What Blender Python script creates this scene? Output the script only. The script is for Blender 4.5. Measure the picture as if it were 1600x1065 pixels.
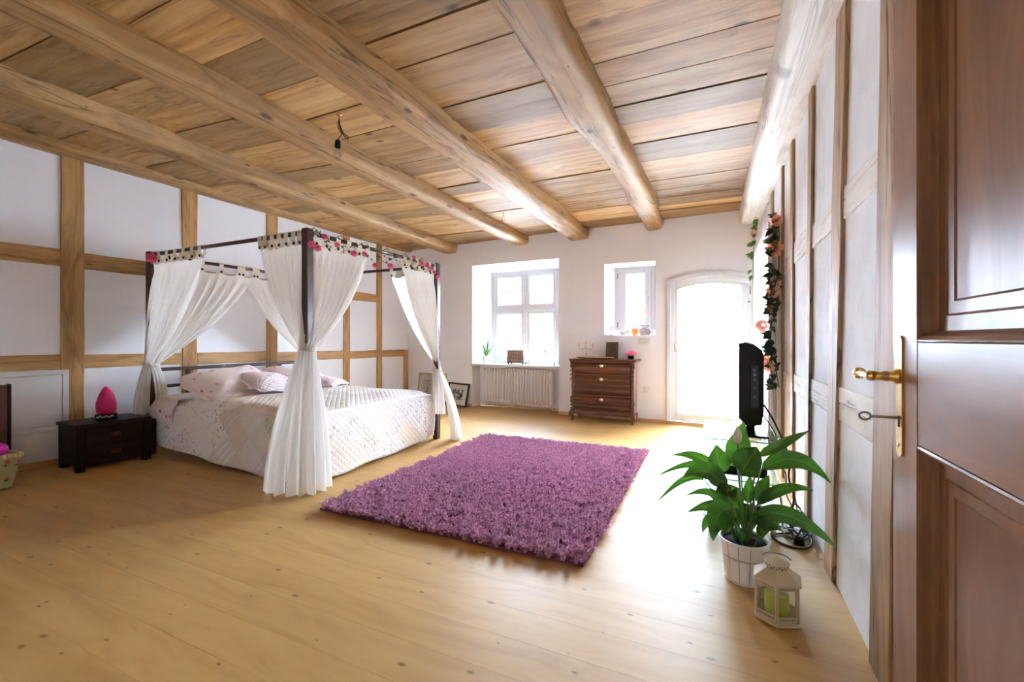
import bpy, math, random
import numpy as np
from mathutils import Vector, Matrix, noise

for o in list(bpy.data.objects):
    bpy.data.objects.remove(o)
S = bpy.context.scene
COL = S.collection
PI = math.pi
R = math.radians

# ------------------------------------------------------------------ camera
cam_d = bpy.data.cameras.new('camera')
cam = bpy.data.objects.new('camera', cam_d)
COL.objects.link(cam)
cam.location = (0, 0, 1.15)
cam.rotation_euler = (R(90), 0, R(24.88))
cam_d.sensor_width = 36.0
cam_d.lens = 15.525
cam_d.shift_y = -2.5 / 1600
cam_d.clip_start = 0.05
S.camera = cam

# ------------------------------------------------------------------ sky and exposure
world = bpy.data.worlds.new('overcast_sky')
S.world = world
world.use_nodes = True
bg = world.node_tree.nodes['Background']
bg.inputs[0].default_value = (0.72, 0.905, 1.17, 1)
bg.inputs[1].default_value = 15.0
S.cycles.max_bounces = 16; S.cycles.diffuse_bounces = 12; S.cycles.transparent_max_bounces = 32
S.cycles.sample_clamp_direct = 0.8
S.view_settings.view_transform = 'Standard'
S.view_settings.look = 'None'
S.view_settings.gamma = 1.0
S.view_settings.use_curve_mapping = False
S.view_settings.exposure = 3.5

# wall frames: back wall origin / angle, left wall origin / angle
BA = (-3.7955, 6.5701, 0.0); BR = R(-3.327)  # wall origins, like most positions below, computed from image pixels and hardcoded
LA = (-5.5480, 1.6403, 0.0); LR = R(-3.624)
XR = 0.51
def bwp(s, d, z=0.0):
    c, n = math.cos(BR), math.sin(BR)
    return (BA[0] + s * c - d * n, BA[1] + s * n + d * c, z)
def lwp(n_, s, z=0.0):
    c, n = math.cos(LR), math.sin(LR)
    return (LA[0] + n_ * c - s * n, LA[1] + n_ * n + s * c, z)

# daylight portals: they only tell the renderer where the sky gets in
def portal(s, z, w, h_, d):
    l = bpy.data.lights.new('daylight_portal', 'AREA')
    l.shape = 'RECTANGLE'; l.size = w; l.size_y = h_
    l.cycles.is_portal = True
    o = bpy.data.objects.new('daylight_portal', l)
    COL.objects.link(o)
    o.location = bwp(s, d, z)
    o.rotation_euler = (R(-90), 0, BR)
portal(0.80, 1.53, 1.3, 1.6, 0.52)
portal(2.67, 1.75, 0.6, 1.0, 0.52)
portal(3.70, 1.0, 1.1, 2.05, 0.50)

# ------------------------------------------------------------------ mesh helpers
class MB:
    def __init__(s): s.v = []; s.f = []; s.sm = []; s.uv = []
    def add(s, vs, fs, smooth=False, uvs=None):
        o = len(s.v); s.v.extend([tuple(p) for p in vs])
        for f in fs: s.f.append(tuple(i + o for i in f)); s.sm.append(smooth)
        if uvs is not None:
            while len(s.uv) < o: s.uv.append((0, 0))
            s.uv.extend(uvs)
        return s
    def hexa(s, p):
        return s.add(p, [(0, 3, 2, 1), (4, 5, 6, 7), (0, 1, 5, 4), (1, 2, 6, 5), (2, 3, 7, 6), (3, 0, 4, 7)])
    def box(s, x0, x1, y0, y1, z0, z1):
        return s.hexa([(x0, y0, z0), (x1, y0, z0), (x1, y1, z0), (x0, y1, z0), (x0, y0, z1), (x1, y0, z1), (x1, y1, z1), (x0, y1, z1)])
    def rbox(s, x0, x1, y0, y1, z0, z1, b=0.004):
        b = min(b, (x1 - x0) / 2.01, (y1 - y0) / 2.01, (z1 - z0) / 2.01)
        vs = []; idx = {}
        for i, X in enumerate((x0, x1)):
            for j, Y in enumerate((y0, y1)):
                for k, Z in enumerate((z0, z1)):
                    dx, dy, dz = (b, -b)[i], (b, -b)[j], (b, -b)[k]
                    idx[i, j, k, 0] = len(vs); vs.append((X, Y + dy, Z + dz))
                    idx[i, j, k, 1] = len(vs); vs.append((X + dx, Y, Z + dz))
                    idx[i, j, k, 2] = len(vs); vs.append((X + dx, Y + dy, Z))
        g = lambda i, j, k, a: idx[i, j, k, a]
        fs = []
        for i in (0, 1): q = [g(i, 0, 0, 0), g(i, 1, 0, 0), g(i, 1, 1, 0), g(i, 0, 1, 0)]; fs.append(q if i else q[::-1])
        for j in (0, 1): q = [g(0, j, 0, 1), g(1, j, 0, 1), g(1, j, 1, 1), g(0, j, 1, 1)]; fs.append(q[::-1] if j else q)
        for k in (0, 1): q = [g(0, 0, k, 2), g(1, 0, k, 2), g(1, 1, k, 2), g(0, 1, k, 2)]; fs.append(q if k else q[::-1])
        for j in (0, 1):
            for k in (0, 1):
                q = [g(0, j, k, 1), g(1, j, k, 1), g(1, j, k, 2), g(0, j, k, 2)]; fs.append(q if (j == k) else q[::-1])
        for i in (0, 1):
            for k in (0, 1):
                q = [g(i, 0, k, 0), g(i, 1, k, 0), g(i, 1, k, 2), g(i, 0, k, 2)]; fs.append(q[::-1] if (i == k) else q)
        for i in (0, 1):
            for j in (0, 1):
                q = [g(i, j, 0, 0), g(i, j, 1, 0), g(i, j, 1, 1), g(i, j, 0, 1)]; fs.append(q if (i == j) else q[::-1])
        for i in (0, 1):
            for j in (0, 1):
                for k in (0, 1):
                    q = [g(i, j, k, 0), g(i, j, k, 1), g(i, j, k, 2)]; fs.append(q if (i + j + k) % 2 else q[::-1])
        return s.add(vs, fs)
    def grid(s, fn, nu, nv, smooth=True, wrap=False, uvf=None):
        vs = []; uvs = [] if uvf else None
        for j in range(nv + 1):
            for i in range(nu if wrap else nu + 1):
                vs.append(fn(i / nu, j / nv))
                if uvf: uvs.append(uvf(i / nu, j / nv))
        w = nu if wrap else nu + 1
        fs = []
        for j in range(nv):
            for i in range(nu):
                i2 = (i + 1) % w
                fs.append((j * w + i, j * w + i2, (j + 1) * w + i2, (j + 1) * w + i))
        return s.add(vs, fs, smooth, uvs)
    def lathe(s, prof, n=24, c=(0, 0, 0), smooth=True, sx=1, sy=1, cap=True):
        vs = []
        for (r, z) in prof:
            for i in range(n):
                a = 2 * PI * i / n
                vs.append((c[0] + r * math.cos(a) * sx, c[1] + r * math.sin(a) * sy, c[2] + z))
        fs = []
        for j in range(len(prof) - 1):
            for i in range(n):
                i2 = (i + 1) % n
                fs.append((j * n + i, j * n + i2, (j + 1) * n + i2, (j + 1) * n + i))
        if cap and prof[0][0] > 1e-5: fs.append(tuple(range(n))[::-1])
        if cap and prof[-1][0] > 1e-5: fs.append(tuple((len(prof) - 1) * n + i for i in range(n)))
        return s.add(vs, fs, smooth)
    def tube(s, pts, r, n=8, smooth=True, closed=False):
        pts = [Vector(p) for p in pts]; m = len(pts)
        rr = r if isinstance(r, (list, tuple)) else [r] * m
        vs = []; up = None
        for k, p in enumerate(pts):
            if closed: t = pts[(k + 1) % m] - pts[k - 1]
            else: t = pts[min(k + 1, m - 1)] - pts[max(k - 1, 0)]
            if t.length < 1e-9: t = Vector((0, 0, 1))
            t.normalize()
            if up is None: up = t.orthogonal().normalized()
            else:
                up = up - t * up.dot(t)
                if up.length < 1e-6: up = t.orthogonal()
                up.normalize()
            b = t.cross(up)
            for i in range(n):
                a = 2 * PI * i / n
                vs.append(p + (up * math.cos(a) + b * math.sin(a)) * rr[k])
        fs = []
        for k in range(m if closed else m - 1):
            k2 = (k + 1) % m
            for i in range(n):
                i2 = (i + 1) % n
                fs.append((k * n + i, k * n + i2, k2 * n + i2, k2 * n + i))
        if not closed:
            fs.append(tuple(range(n))[::-1]); fs.append(tuple((m - 1) * n + i for i in range(n)))
        return s.add(vs, fs, smooth)
    def prism(s, poly, axis, a, b, smooth=False):
        n = len(poly)
        def P(q, t):
            return (t, q[0], q[1]) if axis == 'x' else (q[0], t, q[1]) if axis == 'y' else (q[0], q[1], t)
        vs = [P(q, a) for q in poly] + [P(q, b) for q in poly]
        fs = [tuple(range(n))[::-1], tuple(n + i for i in range(n))] + [(i, (i + 1) % n, n + (i + 1) % n, n + i) for i in range(n)]
        return s.add(vs, fs, smooth)
    def ball(s, c, r, n=12, m=8, sx=1, sy=1, sz=1):
        prof = [(max(1e-6, r * math.sin(PI * j / m)) , -r * math.cos(PI * j / m) * sz) for j in range(m + 1)]
        return s.lathe(prof, n, c, True, sx, sy)
    def xf(s, M):
        s.v = [tuple(M @ Vector(p)) for p in s.v]; return s
    def mesh(s, name, mat):
        me = bpy.data.meshes.new(name)
        me.from_pydata(s.v, [], s.f)
        me.polygons.foreach_set('use_smooth', s.sm)
        if s.uv:
            while len(s.uv) < len(s.v): s.uv.append((0, 0))
            ul = me.uv_layers.new(name='UVMap')
            li = np.empty(len(me.loops), dtype=np.int32); me.loops.foreach_get('vertex_index', li)
            ul.data.foreach_set('uv', np.array(s.uv, dtype=np.float32)[li].ravel())
        if mat: me.materials.append(mat)
        me.update()
        return me

def link(name, me, parent=None, loc=(0, 0, 0), rot=(0, 0, 0), sc=None):
    o = bpy.data.objects.new(name, me); COL.objects.link(o)
    o.location = loc; o.rotation_euler = rot
    if sc is not None: o.scale = sc if isinstance(sc, (tuple, list)) else (sc, sc, sc)
    if parent: o.parent = parent
    return o
def obj(name, mb, mat, parent=None, loc=(0, 0, 0), rot=(0, 0, 0)):
    return link(name, mb.mesh(name, mat), parent, loc, rot)
def tag(o, label, cat, group=None):
    o['label'] = label; o['category'] = cat
    if group: o['group'] = group
    return o
def thing(name, label, cat, loc=(0, 0, 0), rz=0.0, group=None):
    return tag(link(name, None, None, loc, (0, 0, rz)), label, cat, group)
def struct(o, label=None):
    o['kind'] = 'structure'
    if label: o['label'] = label
    return o
def bez(p0, p1, p2, n=10):
    p0, p1, p2 = Vector(p0), Vector(p1), Vector(p2)
    return [(1 - t) ** 2 * p0 + 2 * t * (1 - t) * p1 + t * t * p2 for t in [i / n for i in range(n + 1)]]
def spl(pts, n=8):
    pts = [Vector(p) for p in pts]; out = []
    for i in range(len(pts) - 1):
        a = pts[max(i - 1, 0)]; b = pts[i]; c = pts[i + 1]; d = pts[min(i + 2, len(pts) - 1)]
        for k in range(n):
            t = k / n
            out.append(0.5 * ((2 * b) + (c - a) * t + (2 * a - 5 * b + 4 * c - d) * t * t + (3 * b - a - 3 * c + d) * t ** 3))
    out.append(pts[-1]); return out
def lerp(a, b, t): return a + (b - a) * t
def sst(t): t = max(0, min(1, t)); return t * t * (3 - 2 * t)

# ------------------------------------------------------------------ materials
class NT:
    def __init__(s, name):
        m = bpy.data.materials.new(name); m.use_nodes = True
        s.m = m; s.t = m.node_tree; s.b = s.t.nodes['Principled BSDF']; s.out = s.t.nodes['Material Output']
    def n(s, typ, **kw):
        nd = s.t.nodes.new(typ)
        for k, v in kw.items():
            if k.startswith('i_'): s.set(nd.inputs[k[2:].replace('_', ' ')], v)
            else: setattr(nd, k, v)
        return nd
    def set(s, sock, v):
        if isinstance(v, bpy.types.NodeSocket): s.t.links.new(v, sock)
        else: sock.default_value = v
    def math(s, op, a, b=0.0, c=None, clamp=False):
        nd = s.t.nodes.new('ShaderNodeMath'); nd.operation = op; nd.use_clamp = clamp
        s.set(nd.inputs[0], a); s.set(nd.inputs[1], b)
        if c is not None: s.set(nd.inputs[2], c)
        return nd.outputs[0]
    def vmath(s, op, a, b=(0, 0, 0)):
        nd = s.t.nodes.new('ShaderNodeVectorMath'); nd.operation = op
        s.set(nd.inputs[0], a); s.set(nd.inputs[1], b)
        return nd.outputs[0]
    def ramp(s, fac, stops, interp='LINEAR'):
        nd = s.t.nodes.new('ShaderNodeValToRGB'); cr = nd.color_ramp; cr.interpolation = interp
        while len(cr.elements) < len(stops): cr.elements.new(0.5)
        for e, (p, c) in zip(cr.elements, stops):
            e.position = p; e.color = (c[0], c[1], c[2], 1) if isinstance(c, (tuple, list)) else (c, c, c, 1)
        s.set(nd.inputs[0], fac); return nd.outputs[0]
    def mix(s, fac, a, b, mode='MIX'):
        nd = s.t.nodes.new('ShaderNodeMix'); nd.data_type = 'RGBA'; nd.blend_type = mode
        c = lambda q: (q[0], q[1], q[2], 1) if isinstance(q, (tuple, list)) else q
        s.set(nd.inputs[0], fac); s.set(nd.inputs[6], c(a)); s.set(nd.inputs[7], c(b)); return nd.outputs[2]
    def noise(s, vec, scale, detail=3.0, rough=0.55, dist=0.0):
        nd = s.t.nodes.new('ShaderNodeTexNoise')
        s.set(nd.inputs['Vector'], vec); nd.inputs['Scale'].default_value = scale; nd.inputs['Detail'].default_value = detail
        nd.inputs['Roughness'].default_value = rough; nd.inputs['Distortion'].default_value = dist
        return nd.outputs[0]
    def vor(s, vec, scale, out=0, rnd=1.0):
        nd = s.t.nodes.new('ShaderNodeTexVoronoi'); s.set(nd.inputs['Vector'], vec); nd.inputs['Scale'].default_value = scale
        nd.inputs['Randomness'].default_value = rnd
        return nd.outputs[out]
    def map(s, vec, scale=(1, 1, 1), loc=(0, 0, 0), rot=(0, 0, 0)):
        nd = s.t.nodes.new('ShaderNodeMapping'); s.set(nd.inputs[0], vec)
        nd.inputs['Location'].default_value = loc; nd.inputs['Rotation'].default_value = rot; nd.inputs['Scale'].default_value = scale
        return nd.outputs[0]
    def obj(s): return s.t.nodes.new('ShaderNodeTexCoord').outputs['Object']
    def uv(s): return s.t.nodes.new('ShaderNodeTexCoord').outputs['UV']
    def rnd(s): return s.t.nodes.new('ShaderNodeObjectInfo').outputs['Random']
    def bump(s, h, strength=0.3, dist=0.01):
        nd = s.t.nodes.new('ShaderNodeBump'); nd.inputs['Strength'].default_value = strength; nd.inputs['Distance'].default_value = dist
        s.set(nd.inputs['Height'], h); s.t.links.new(nd.outputs[0], s.b.inputs['Normal'])
    def col(s, c): s.set(s.b.inputs['Base Color'], (c[0], c[1], c[2], 1) if isinstance(c, (tuple, list)) else c)
    def p(s, **kw):
        for k, v in kw.items(): s.set(s.b.inputs[k.replace('_', ' ')], v)
        return s

def plain(name, c, rough=0.5, metal=0.0, var=0.0, **kw):
    q = NT(name); q.p(Roughness=rough, Metallic=metal, **kw)
    if var:
        f = q.noise(q.obj(), 14.0, 3)
        q.col(q.mix(f, tuple(x * (1 - var) for x in c), tuple(min(1, x * (1 + var)) for x in c)))
    else: q.col(c)
    return q.m

def wood(name, light, mid, dark, axis=0, rough=0.5, across=14.0, along=0.9, knots=0.5, kscale=2.2, vary=0.3, bump=0.25, white=0.0, wcol=(0.86, 0.82, 0.76), cracks=0.0, coat=0.0, spec=0.5, lo=0.3, hi=0.72, ksize=1.0, kmin=0.42):
    q = NT(name)
    r = q.rnd()
    off = q.t.nodes.new('ShaderNodeCombineXYZ')
    q.set(off.inputs[0], q.math('MULTIPLY', r, 61.0)); q.set(off.inputs[1], q.math('MULTIPLY', r, 37.0)); q.set(off.inputs[2], q.math('MULTIPLY', r, 23.0))
    v = q.vmath('ADD', q.obj(), off.outputs[0])
    sc = [across] * 3; sc[axis] = along
    lowv = [1.6] * 3; lowv[axis] = 0.55
    warp = q.noise(q.map(v, tuple(lowv)), 1.5, 2)
    nd = q.t.nodes.new('ShaderNodeVectorMath'); nd.operation = 'SCALE'; nd.inputs[0].default_value = (5, 5, 5); q.set(nd.inputs[3], warp)
    vv = q.vmath('ADD', q.map(v, tuple(sc)), nd.outputs[0])
    g = q.noise(vv, 1.0, 5, 0.62)
    c = q.ramp(g, [(lo, dark), ((lo + hi) / 2, mid), (hi, light)])
    big = q.noise(q.map(v, tuple(lowv)), 2.0, 2)
    c = q.mix(q.math('MULTIPLY', big, 0.55), c, mid)
    if white:
        w = q.noise(q.map(v, tuple(0.35 * x for x in sc)), 1.3, 4, 0.65)
        wf = q.math('MULTIPLY', q.ramp(w, [(0.38, 0.0), (0.66, 1.0)]), white)
        c = q.mix(wf, c, wcol)
    if knots:
        sx = q.n('ShaderNodeSeparateXYZ'); q.set(sx.inputs[0], v)
        o1, o2 = [i for i in range(3) if i != axis]
        kv = q.n('ShaderNodeCombineXYZ'); q.set(kv.inputs[0], q.math('MULTIPLY', sx.outputs[axis], 0.5)); q.set(kv.inputs[1], q.math('MULTIPLY_ADD', sx.outputs[o2], 1.3, sx.outputs[o1]))
        vn = q.n('ShaderNodeTexVoronoi', voronoi_dimensions='2D'); q.set(vn.inputs['Vector'], kv.outputs[0]); vn.inputs['Scale'].default_value = kscale
        kd = vn.outputs['Distance']
        kc = q.n('ShaderNodeSeparateColor'); q.set(kc.inputs[0], vn.outputs['Color'])
        kd = q.math('DIVIDE', kd, q.math('MAXIMUM', q.math('MULTIPLY', q.math('SUBTRACT', kc.outputs[0], kmin), 2.6), 0.02))
        kf = q.ramp(kd, [(0.0, 1.0), (0.045 * ksize, 0.9), (0.10 * ksize, 0.0)])
        c = q.mix(q.math('MULTIPLY', kf, knots), c, tuple(x * 0.45 for x in dark))
    if cracks:
        cs = [9.0] * 3; cs[axis] = 0.35
        cn = q.noise(q.map(v, tuple(cs)), 1.0, 3, 0.6, 0.4)
        cf = q.ramp(cn, [(0.0, 0.0), (0.485, 0.0), (0.5, 1.0), (0.515, 0.0), (1.0, 0.0)])
        c = q.mix(q.math('MULTIPLY', cf, cracks), c, tuple(x * 0.3 for x in dark))
    val = q.math('MULTIPLY_ADD', r, vary * 2, 1 - vary)
    h = q.t.nodes.new('ShaderNodeHueSaturation'); q.set(h.inputs['Value'], val); q.set(h.inputs['Color'], c)
    q.col(h.outputs[0]); q.p(Roughness=rough)
    q.b.inputs['Specular IOR Level'].default_value = spec
    if coat: q.p(Coat_Weight=coat, Coat_Roughness=0.12)
    if bump: q.bump(g, bump, 0.006)
    return q.m

def plaster(name, c, stain=(0.6, 0.58, 0.54), amt=0.2, bump=0.25, scale=1.2):
    q = NT(name); v = q.obj()
    f = q.ramp(q.noise(v, scale, 4, 0.6), [(0.42, 0.0), (0.75, 1.0)])
    q.col(q.mix(q.math('MULTIPLY', f, amt), c, stain)); q.p(Roughness=0.85)
    q.b.inputs['Specular IOR Level'].default_value = 0.2
    q.bump(q.noise(v, 9.0, 4, 0.6), bump, 0.01)
    return q.m

def glass(name, tint=(1, 1, 1), refl=0.9, pane=False):
    q = NT(name)
    tr = q.n('ShaderNodeBsdfTransparent'); tr.inputs[0].default_value = (*tint, 1)
    gl = q.n('ShaderNodeBsdfGlossy'); gl.inputs['Roughness'].default_value = 0.02
    lw = q.n('ShaderNodeLayerWeight'); lw.inputs[0].default_value = 0.5
    fr = q.math('MULTIPLY_ADD', q.math('POWER', lw.outputs['Facing'], 5.0), 0.92, 0.045)
    if pane: fr = q.n('ShaderNodeFresnel', i_IOR=1.45).outputs[0]
    mx = q.n('ShaderNodeMixShader')
    q.set(mx.inputs[0], q.math('MULTIPLY', fr, refl)); q.t.links.new(tr.outputs[0], mx.inputs[1]); q.t.links.new(gl.outputs[0], mx.inputs[2])
    q.t.links.new(mx.outputs[0], q.out.inputs[0]); q.t.nodes.remove(q.b)
    return q.m

def cloth(name, c, trans=0.45, clear=0.12, bump=True, vec=None):
    q = NT(name); v = q.obj()
    d = q.n('ShaderNodeBsdfDiffuse'); t = q.n('ShaderNodeBsdfTranslucent'); k = q.n('ShaderNodeBsdfTransparent')
    for nd in (d, t): nd.inputs[0].default_value = (*c, 1)
    a = q.n('ShaderNodeMixShader'); b = q.n('ShaderNodeMixShader')
    a.inputs[0].default_value = trans; b.inputs[0].default_value = clear
    L = q.t.links.new
    L(d.outputs[0], a.inputs[1]); L(t.outputs[0], a.inputs[2]); L(a.outputs[0], b.inputs[1]); L(k.outputs[0], b.inputs[2]); L(b.outputs[0], q.out.inputs[0])
    if bump:
        bp = q.n('ShaderNodeBump'); bp.inputs['Strength'].default_value = 0.25; bp.inputs['Distance'].default_value = 0.006
        q.set(bp.inputs['Height'], q.noise(q.map(v, (30, 30, 5)), 1.0, 3)); L(bp.outputs[0], d.inputs['Normal']); L(bp.outputs[0], t.inputs['Normal'])
    q.t.nodes.remove(q.b)
    return q.m

M = {}
M['plaster'] = plaster('white_plaster', (0.82, 0.82, 0.83), (0.75, 0.74, 0.73), 0.3, 0.12)
M['plaster_old'] = plaster('old_lime_plaster', (0.80, 0.79, 0.78), (0.50, 0.48, 0.43), 0.75, 0.5, 1.5)
M['white'] = plain('white_paint', (0.68, 0.68, 0.67), 0.4)
M['rad'] = plain('radiator_enamel', (0.84, 0.81, 0.75), 0.3)
M['floor'] = wood('pine_floorboard', (0.56, 0.340, 0.115), (0.51, 0.295, 0.090), (0.41, 0.222, 0.058), 0, 0.46, 11.0, 0.7, 0.9, 7.5, 0.04, 0.03, spec=0.32, ksize=0.55, kmin=0.3)
M['subfloor'] = plain('dark_gap', (0.10, 0.06, 0.03), 0.9, var=0.2)
M['plank'] = wood('ceiling_plank', (0.50, 0.288, 0.092), (0.345, 0.166, 0.034), (0.13, 0.050, 0.007), 0, 0.6, 13.0, 0.7, 0.85, 3.0, 0.38, 0.45, 0.4, (0.60, 0.43, 0.22), 0.45, lo=0.30, hi=0.66, ksize=0.65)
M['beam'] = wood('ceiling_beam_wood', (0.50, 0.285, 0.092), (0.35, 0.172, 0.040), (0.12, 0.047, 0.008), 1, 0.6, 11.0, 0.6, 0.9, 3.6, 0.06, 0.55, 0.35, (0.62, 0.45, 0.25), 0.75, lo=0.31, hi=0.65, ksize=0.8, kmin=0.3)
M['beam_pale'] = wood('limewashed_beam_wood', (0.82, 0.76, 0.69), (0.74, 0.66, 0.57), (0.42, 0.33, 0.25), 1, 0.65, 12.0, 0.8, 0.6, 2.4, 0.04, 0.5, 0.8, (0.86, 0.83, 0.78), 0.35)
M['timber_v'] = wood('oak_timber_upright', (0.60, 0.36, 0.14), (0.48, 0.26, 0.085), (0.20, 0.09, 0.025), 2, 0.6, 13.0, 0.8, 0.8, 2.4, 0.10, 0.4, 0.0, cracks=0.45, ksize=0.7)
M['timber_h'] = wood('oak_timber_rail', (0.60, 0.36, 0.14), (0.48, 0.26, 0.085), (0.20, 0.09, 0.025), 1, 0.6, 13.0, 0.8, 0.8, 2.4, 0.10, 0.4, 0.0, cracks=0.45, ksize=0.7)
M['rtimber_v'] = wood('weathered_timber_upright', (0.50, 0.33, 0.165), (0.40, 0.24, 0.11), (0.17, 0.085, 0.033), 2, 0.7, 16.0, 0.7, 0.5, 2.4, 0.1, 0.6, 0.1, (0.7, 0.6, 0.46), 0.9, ksize=0.7)
M['rtimber_h'] = wood('limewashed_timber_rail', (0.78, 0.72, 0.62), (0.70, 0.62, 0.50), (0.36, 0.28, 0.18), 1, 0.8, 20.0, 3.0, 0.8, 9.0, 0.06, 0.8, 0.75, (0.80, 0.76, 0.68), 0.6)
M['base'] = wood('pine_baseboard', (0.70, 0.48, 0.26), (0.64, 0.41, 0.20), (0.52, 0.31, 0.13), 0, 0.45, 14, 0.8, 0.3, 3, 0.03, 0.05)
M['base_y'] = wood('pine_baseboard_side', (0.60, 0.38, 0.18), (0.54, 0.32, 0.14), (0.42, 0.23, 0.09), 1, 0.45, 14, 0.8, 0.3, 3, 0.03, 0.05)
M['door_v'] = wood('walnut_door_upright', (0.34, 0.175, 0.085), (0.25, 0.115, 0.052), (0.16, 0.065, 0.028), 2, 0.32, 9.0, 0.5, 0.0, 1, 0.03, 0.03, spec=0.2)
M['door_h'] = wood('walnut_door_rail', (0.34, 0.175, 0.085), (0.25, 0.115, 0.052), (0.16, 0.065, 0.028), 1, 0.32, 9.0, 0.5, 0.0, 1, 0.03, 0.03, spec=0.2)
M['mahog'] = wood('mahogany', (0.155, 0.058, 0.028), (0.115, 0.040, 0.019), (0.065, 0.021, 0.011), 0, 0.3, 7.0, 0.8, 0.0, 1, 0.06, 0.03, coat=0.35)
M['mahog_glare'] = wood('mahogany_side_glare', (0.40, 0.17, 0.10), (0.33, 0.13, 0.075), (0.22, 0.075, 0.04), 2, 0.32, 12.0, 0.8, 0.0, 1, 0.03, 0.05, coat=0.3)  # paler copy of the mahogany: door glare on the side put into the colour
M['bedwood'] = wood('dark_bed_wood', (0.105, 0.045, 0.028), (0.07, 0.028, 0.018), (0.035, 0.013, 0.009), 2, 0.32, 14, 0.8, 0.0, 1, 0.05, 0.05, coat=0.3)
M['bedwood_x'] = wood('dark_bed_wood_rail', (0.105, 0.045, 0.028), (0.07, 0.028, 0.018), (0.035, 0.013, 0.009), 0, 0.32, 14, 0.8, 0.0, 1, 0.05, 0.05, coat=0.3)
M['night'] = wood('espresso_wood', (0.030, 0.014, 0.010), (0.02, 0.009, 0.007), (0.01, 0.005, 0.004), 1, 0.5, 14, 0.8, 0.0, 1, 0.05, 0.05, spec=0.2)
M['brass'] = plain('polished_brass', (0.78, 0.53, 0.18), 0.22, 1.0)
M['oldbrass'] = plain('aged_brass', (0.62, 0.42, 0.16), 0.35, 1.0, 0.15)
M['iron'] = plain('dull_steel', (0.36, 0.30, 0.24), 0.4, 1.0)
M['chrome'] = plain('chrome', (0.78, 0.78, 0.80), 0.12, 1.0)
M['black'] = plain('black_plastic', (0.006, 0.006, 0.007), 0.4, Specular_IOR_Level=0.25)
M['screen'] = plain('black_screen', (0.006, 0.006, 0.007), 0.12)
M['cable'] = plain('black_cable', (0.015, 0.015, 0.016), 0.5)
M['glass'] = glass('window_glass', pane=True)
M['shelfglass'] = glass('shelf_glass', (0.86, 0.95, 0.92), 1.0)
M['bulbglass'] = glass('bulb_glass', (0.88, 0.88, 0.88), 1.0)
M['greenedge'] = plain('green_glass_edge', (0.03, 0.42, 0.30), 0.15)
M['curtain'] = cloth('sheer_cream_cotton', (0.94, 0.92, 0.87), 0.46, 0.12)
M['tab'] = cloth('cream_cotton_tab', (0.80, 0.74, 0.62), 0.25, 0.0, False)
M['button'] = plain('dark_wood_button', (0.035, 0.018, 0.012), 0.4)
M['pink_rose'] = cloth('pink_silk_petal', (0.84, 0.18, 0.32), 0.35, 0.0, False)
M['peach_rose'] = cloth('peach_silk_petal', (0.95, 0.52, 0.36), 0.35, 0.0, False)
M['pale_rose'] = cloth('pale_pink_silk_petal', (0.94, 0.68, 0.60), 0.35, 0.0, False)
M['candy_rose'] = cloth('bright_pink_petal', (0.92, 0.30, 0.40), 0.35, 0.0, False)
M['leaf_dark'] = plain('dark_silk_leaf', (0.022, 0.05, 0.020), 0.55, var=0.4)
M['leaf_olive'] = plain('olive_silk_leaf', (0.11, 0.14, 0.035), 0.55, var=0.4)
M['magenta'] = plain('magenta_shade', (0.62, 0.01, 0.15), 0.45, var=0.1)
M['orange'] = plain('orange_wax', (0.95, 0.36, 0.06), 0.5)
M['terra'] = plain('white_ceramic', (0.80, 0.76, 0.74), 0.35)
M['soil'] = plain('potting_soil', (0.03, 0.022, 0.015), 0.95, var=0.5)
M['cream_metal'] = plain('cream_enamel_metal', (0.62, 0.52, 0.34), 0.5, var=0.06)
M['lime_wax'] = plain('lime_green_wax', (0.62, 0.66, 0.10), 0.5)
M['silver'] = plain('silver_box', (0.62, 0.62, 0.64), 0.3, 0.8)
M['pinkglass'] = glass('pink_glass', (0.98, 0.86, 0.93), 0.8)
M['clearglass'] = glass('clear_glass', (0.94, 0.95, 0.95), 1.0)
M['gold_frame'] = plain('gilt_frame', (0.60, 0.40, 0.10), 0.35, 0.6, 0.15)
M['black_frame'] = plain('black_frame', (0.014, 0.011, 0.009), 0.35)
M['paper'] = plain('cream_mount_card', (0.72, 0.63, 0.48), 0.8)
M['cushion'] = plain('bedroom_textile_white', (0.82, 0.80, 0.78), 0.8)

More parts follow.
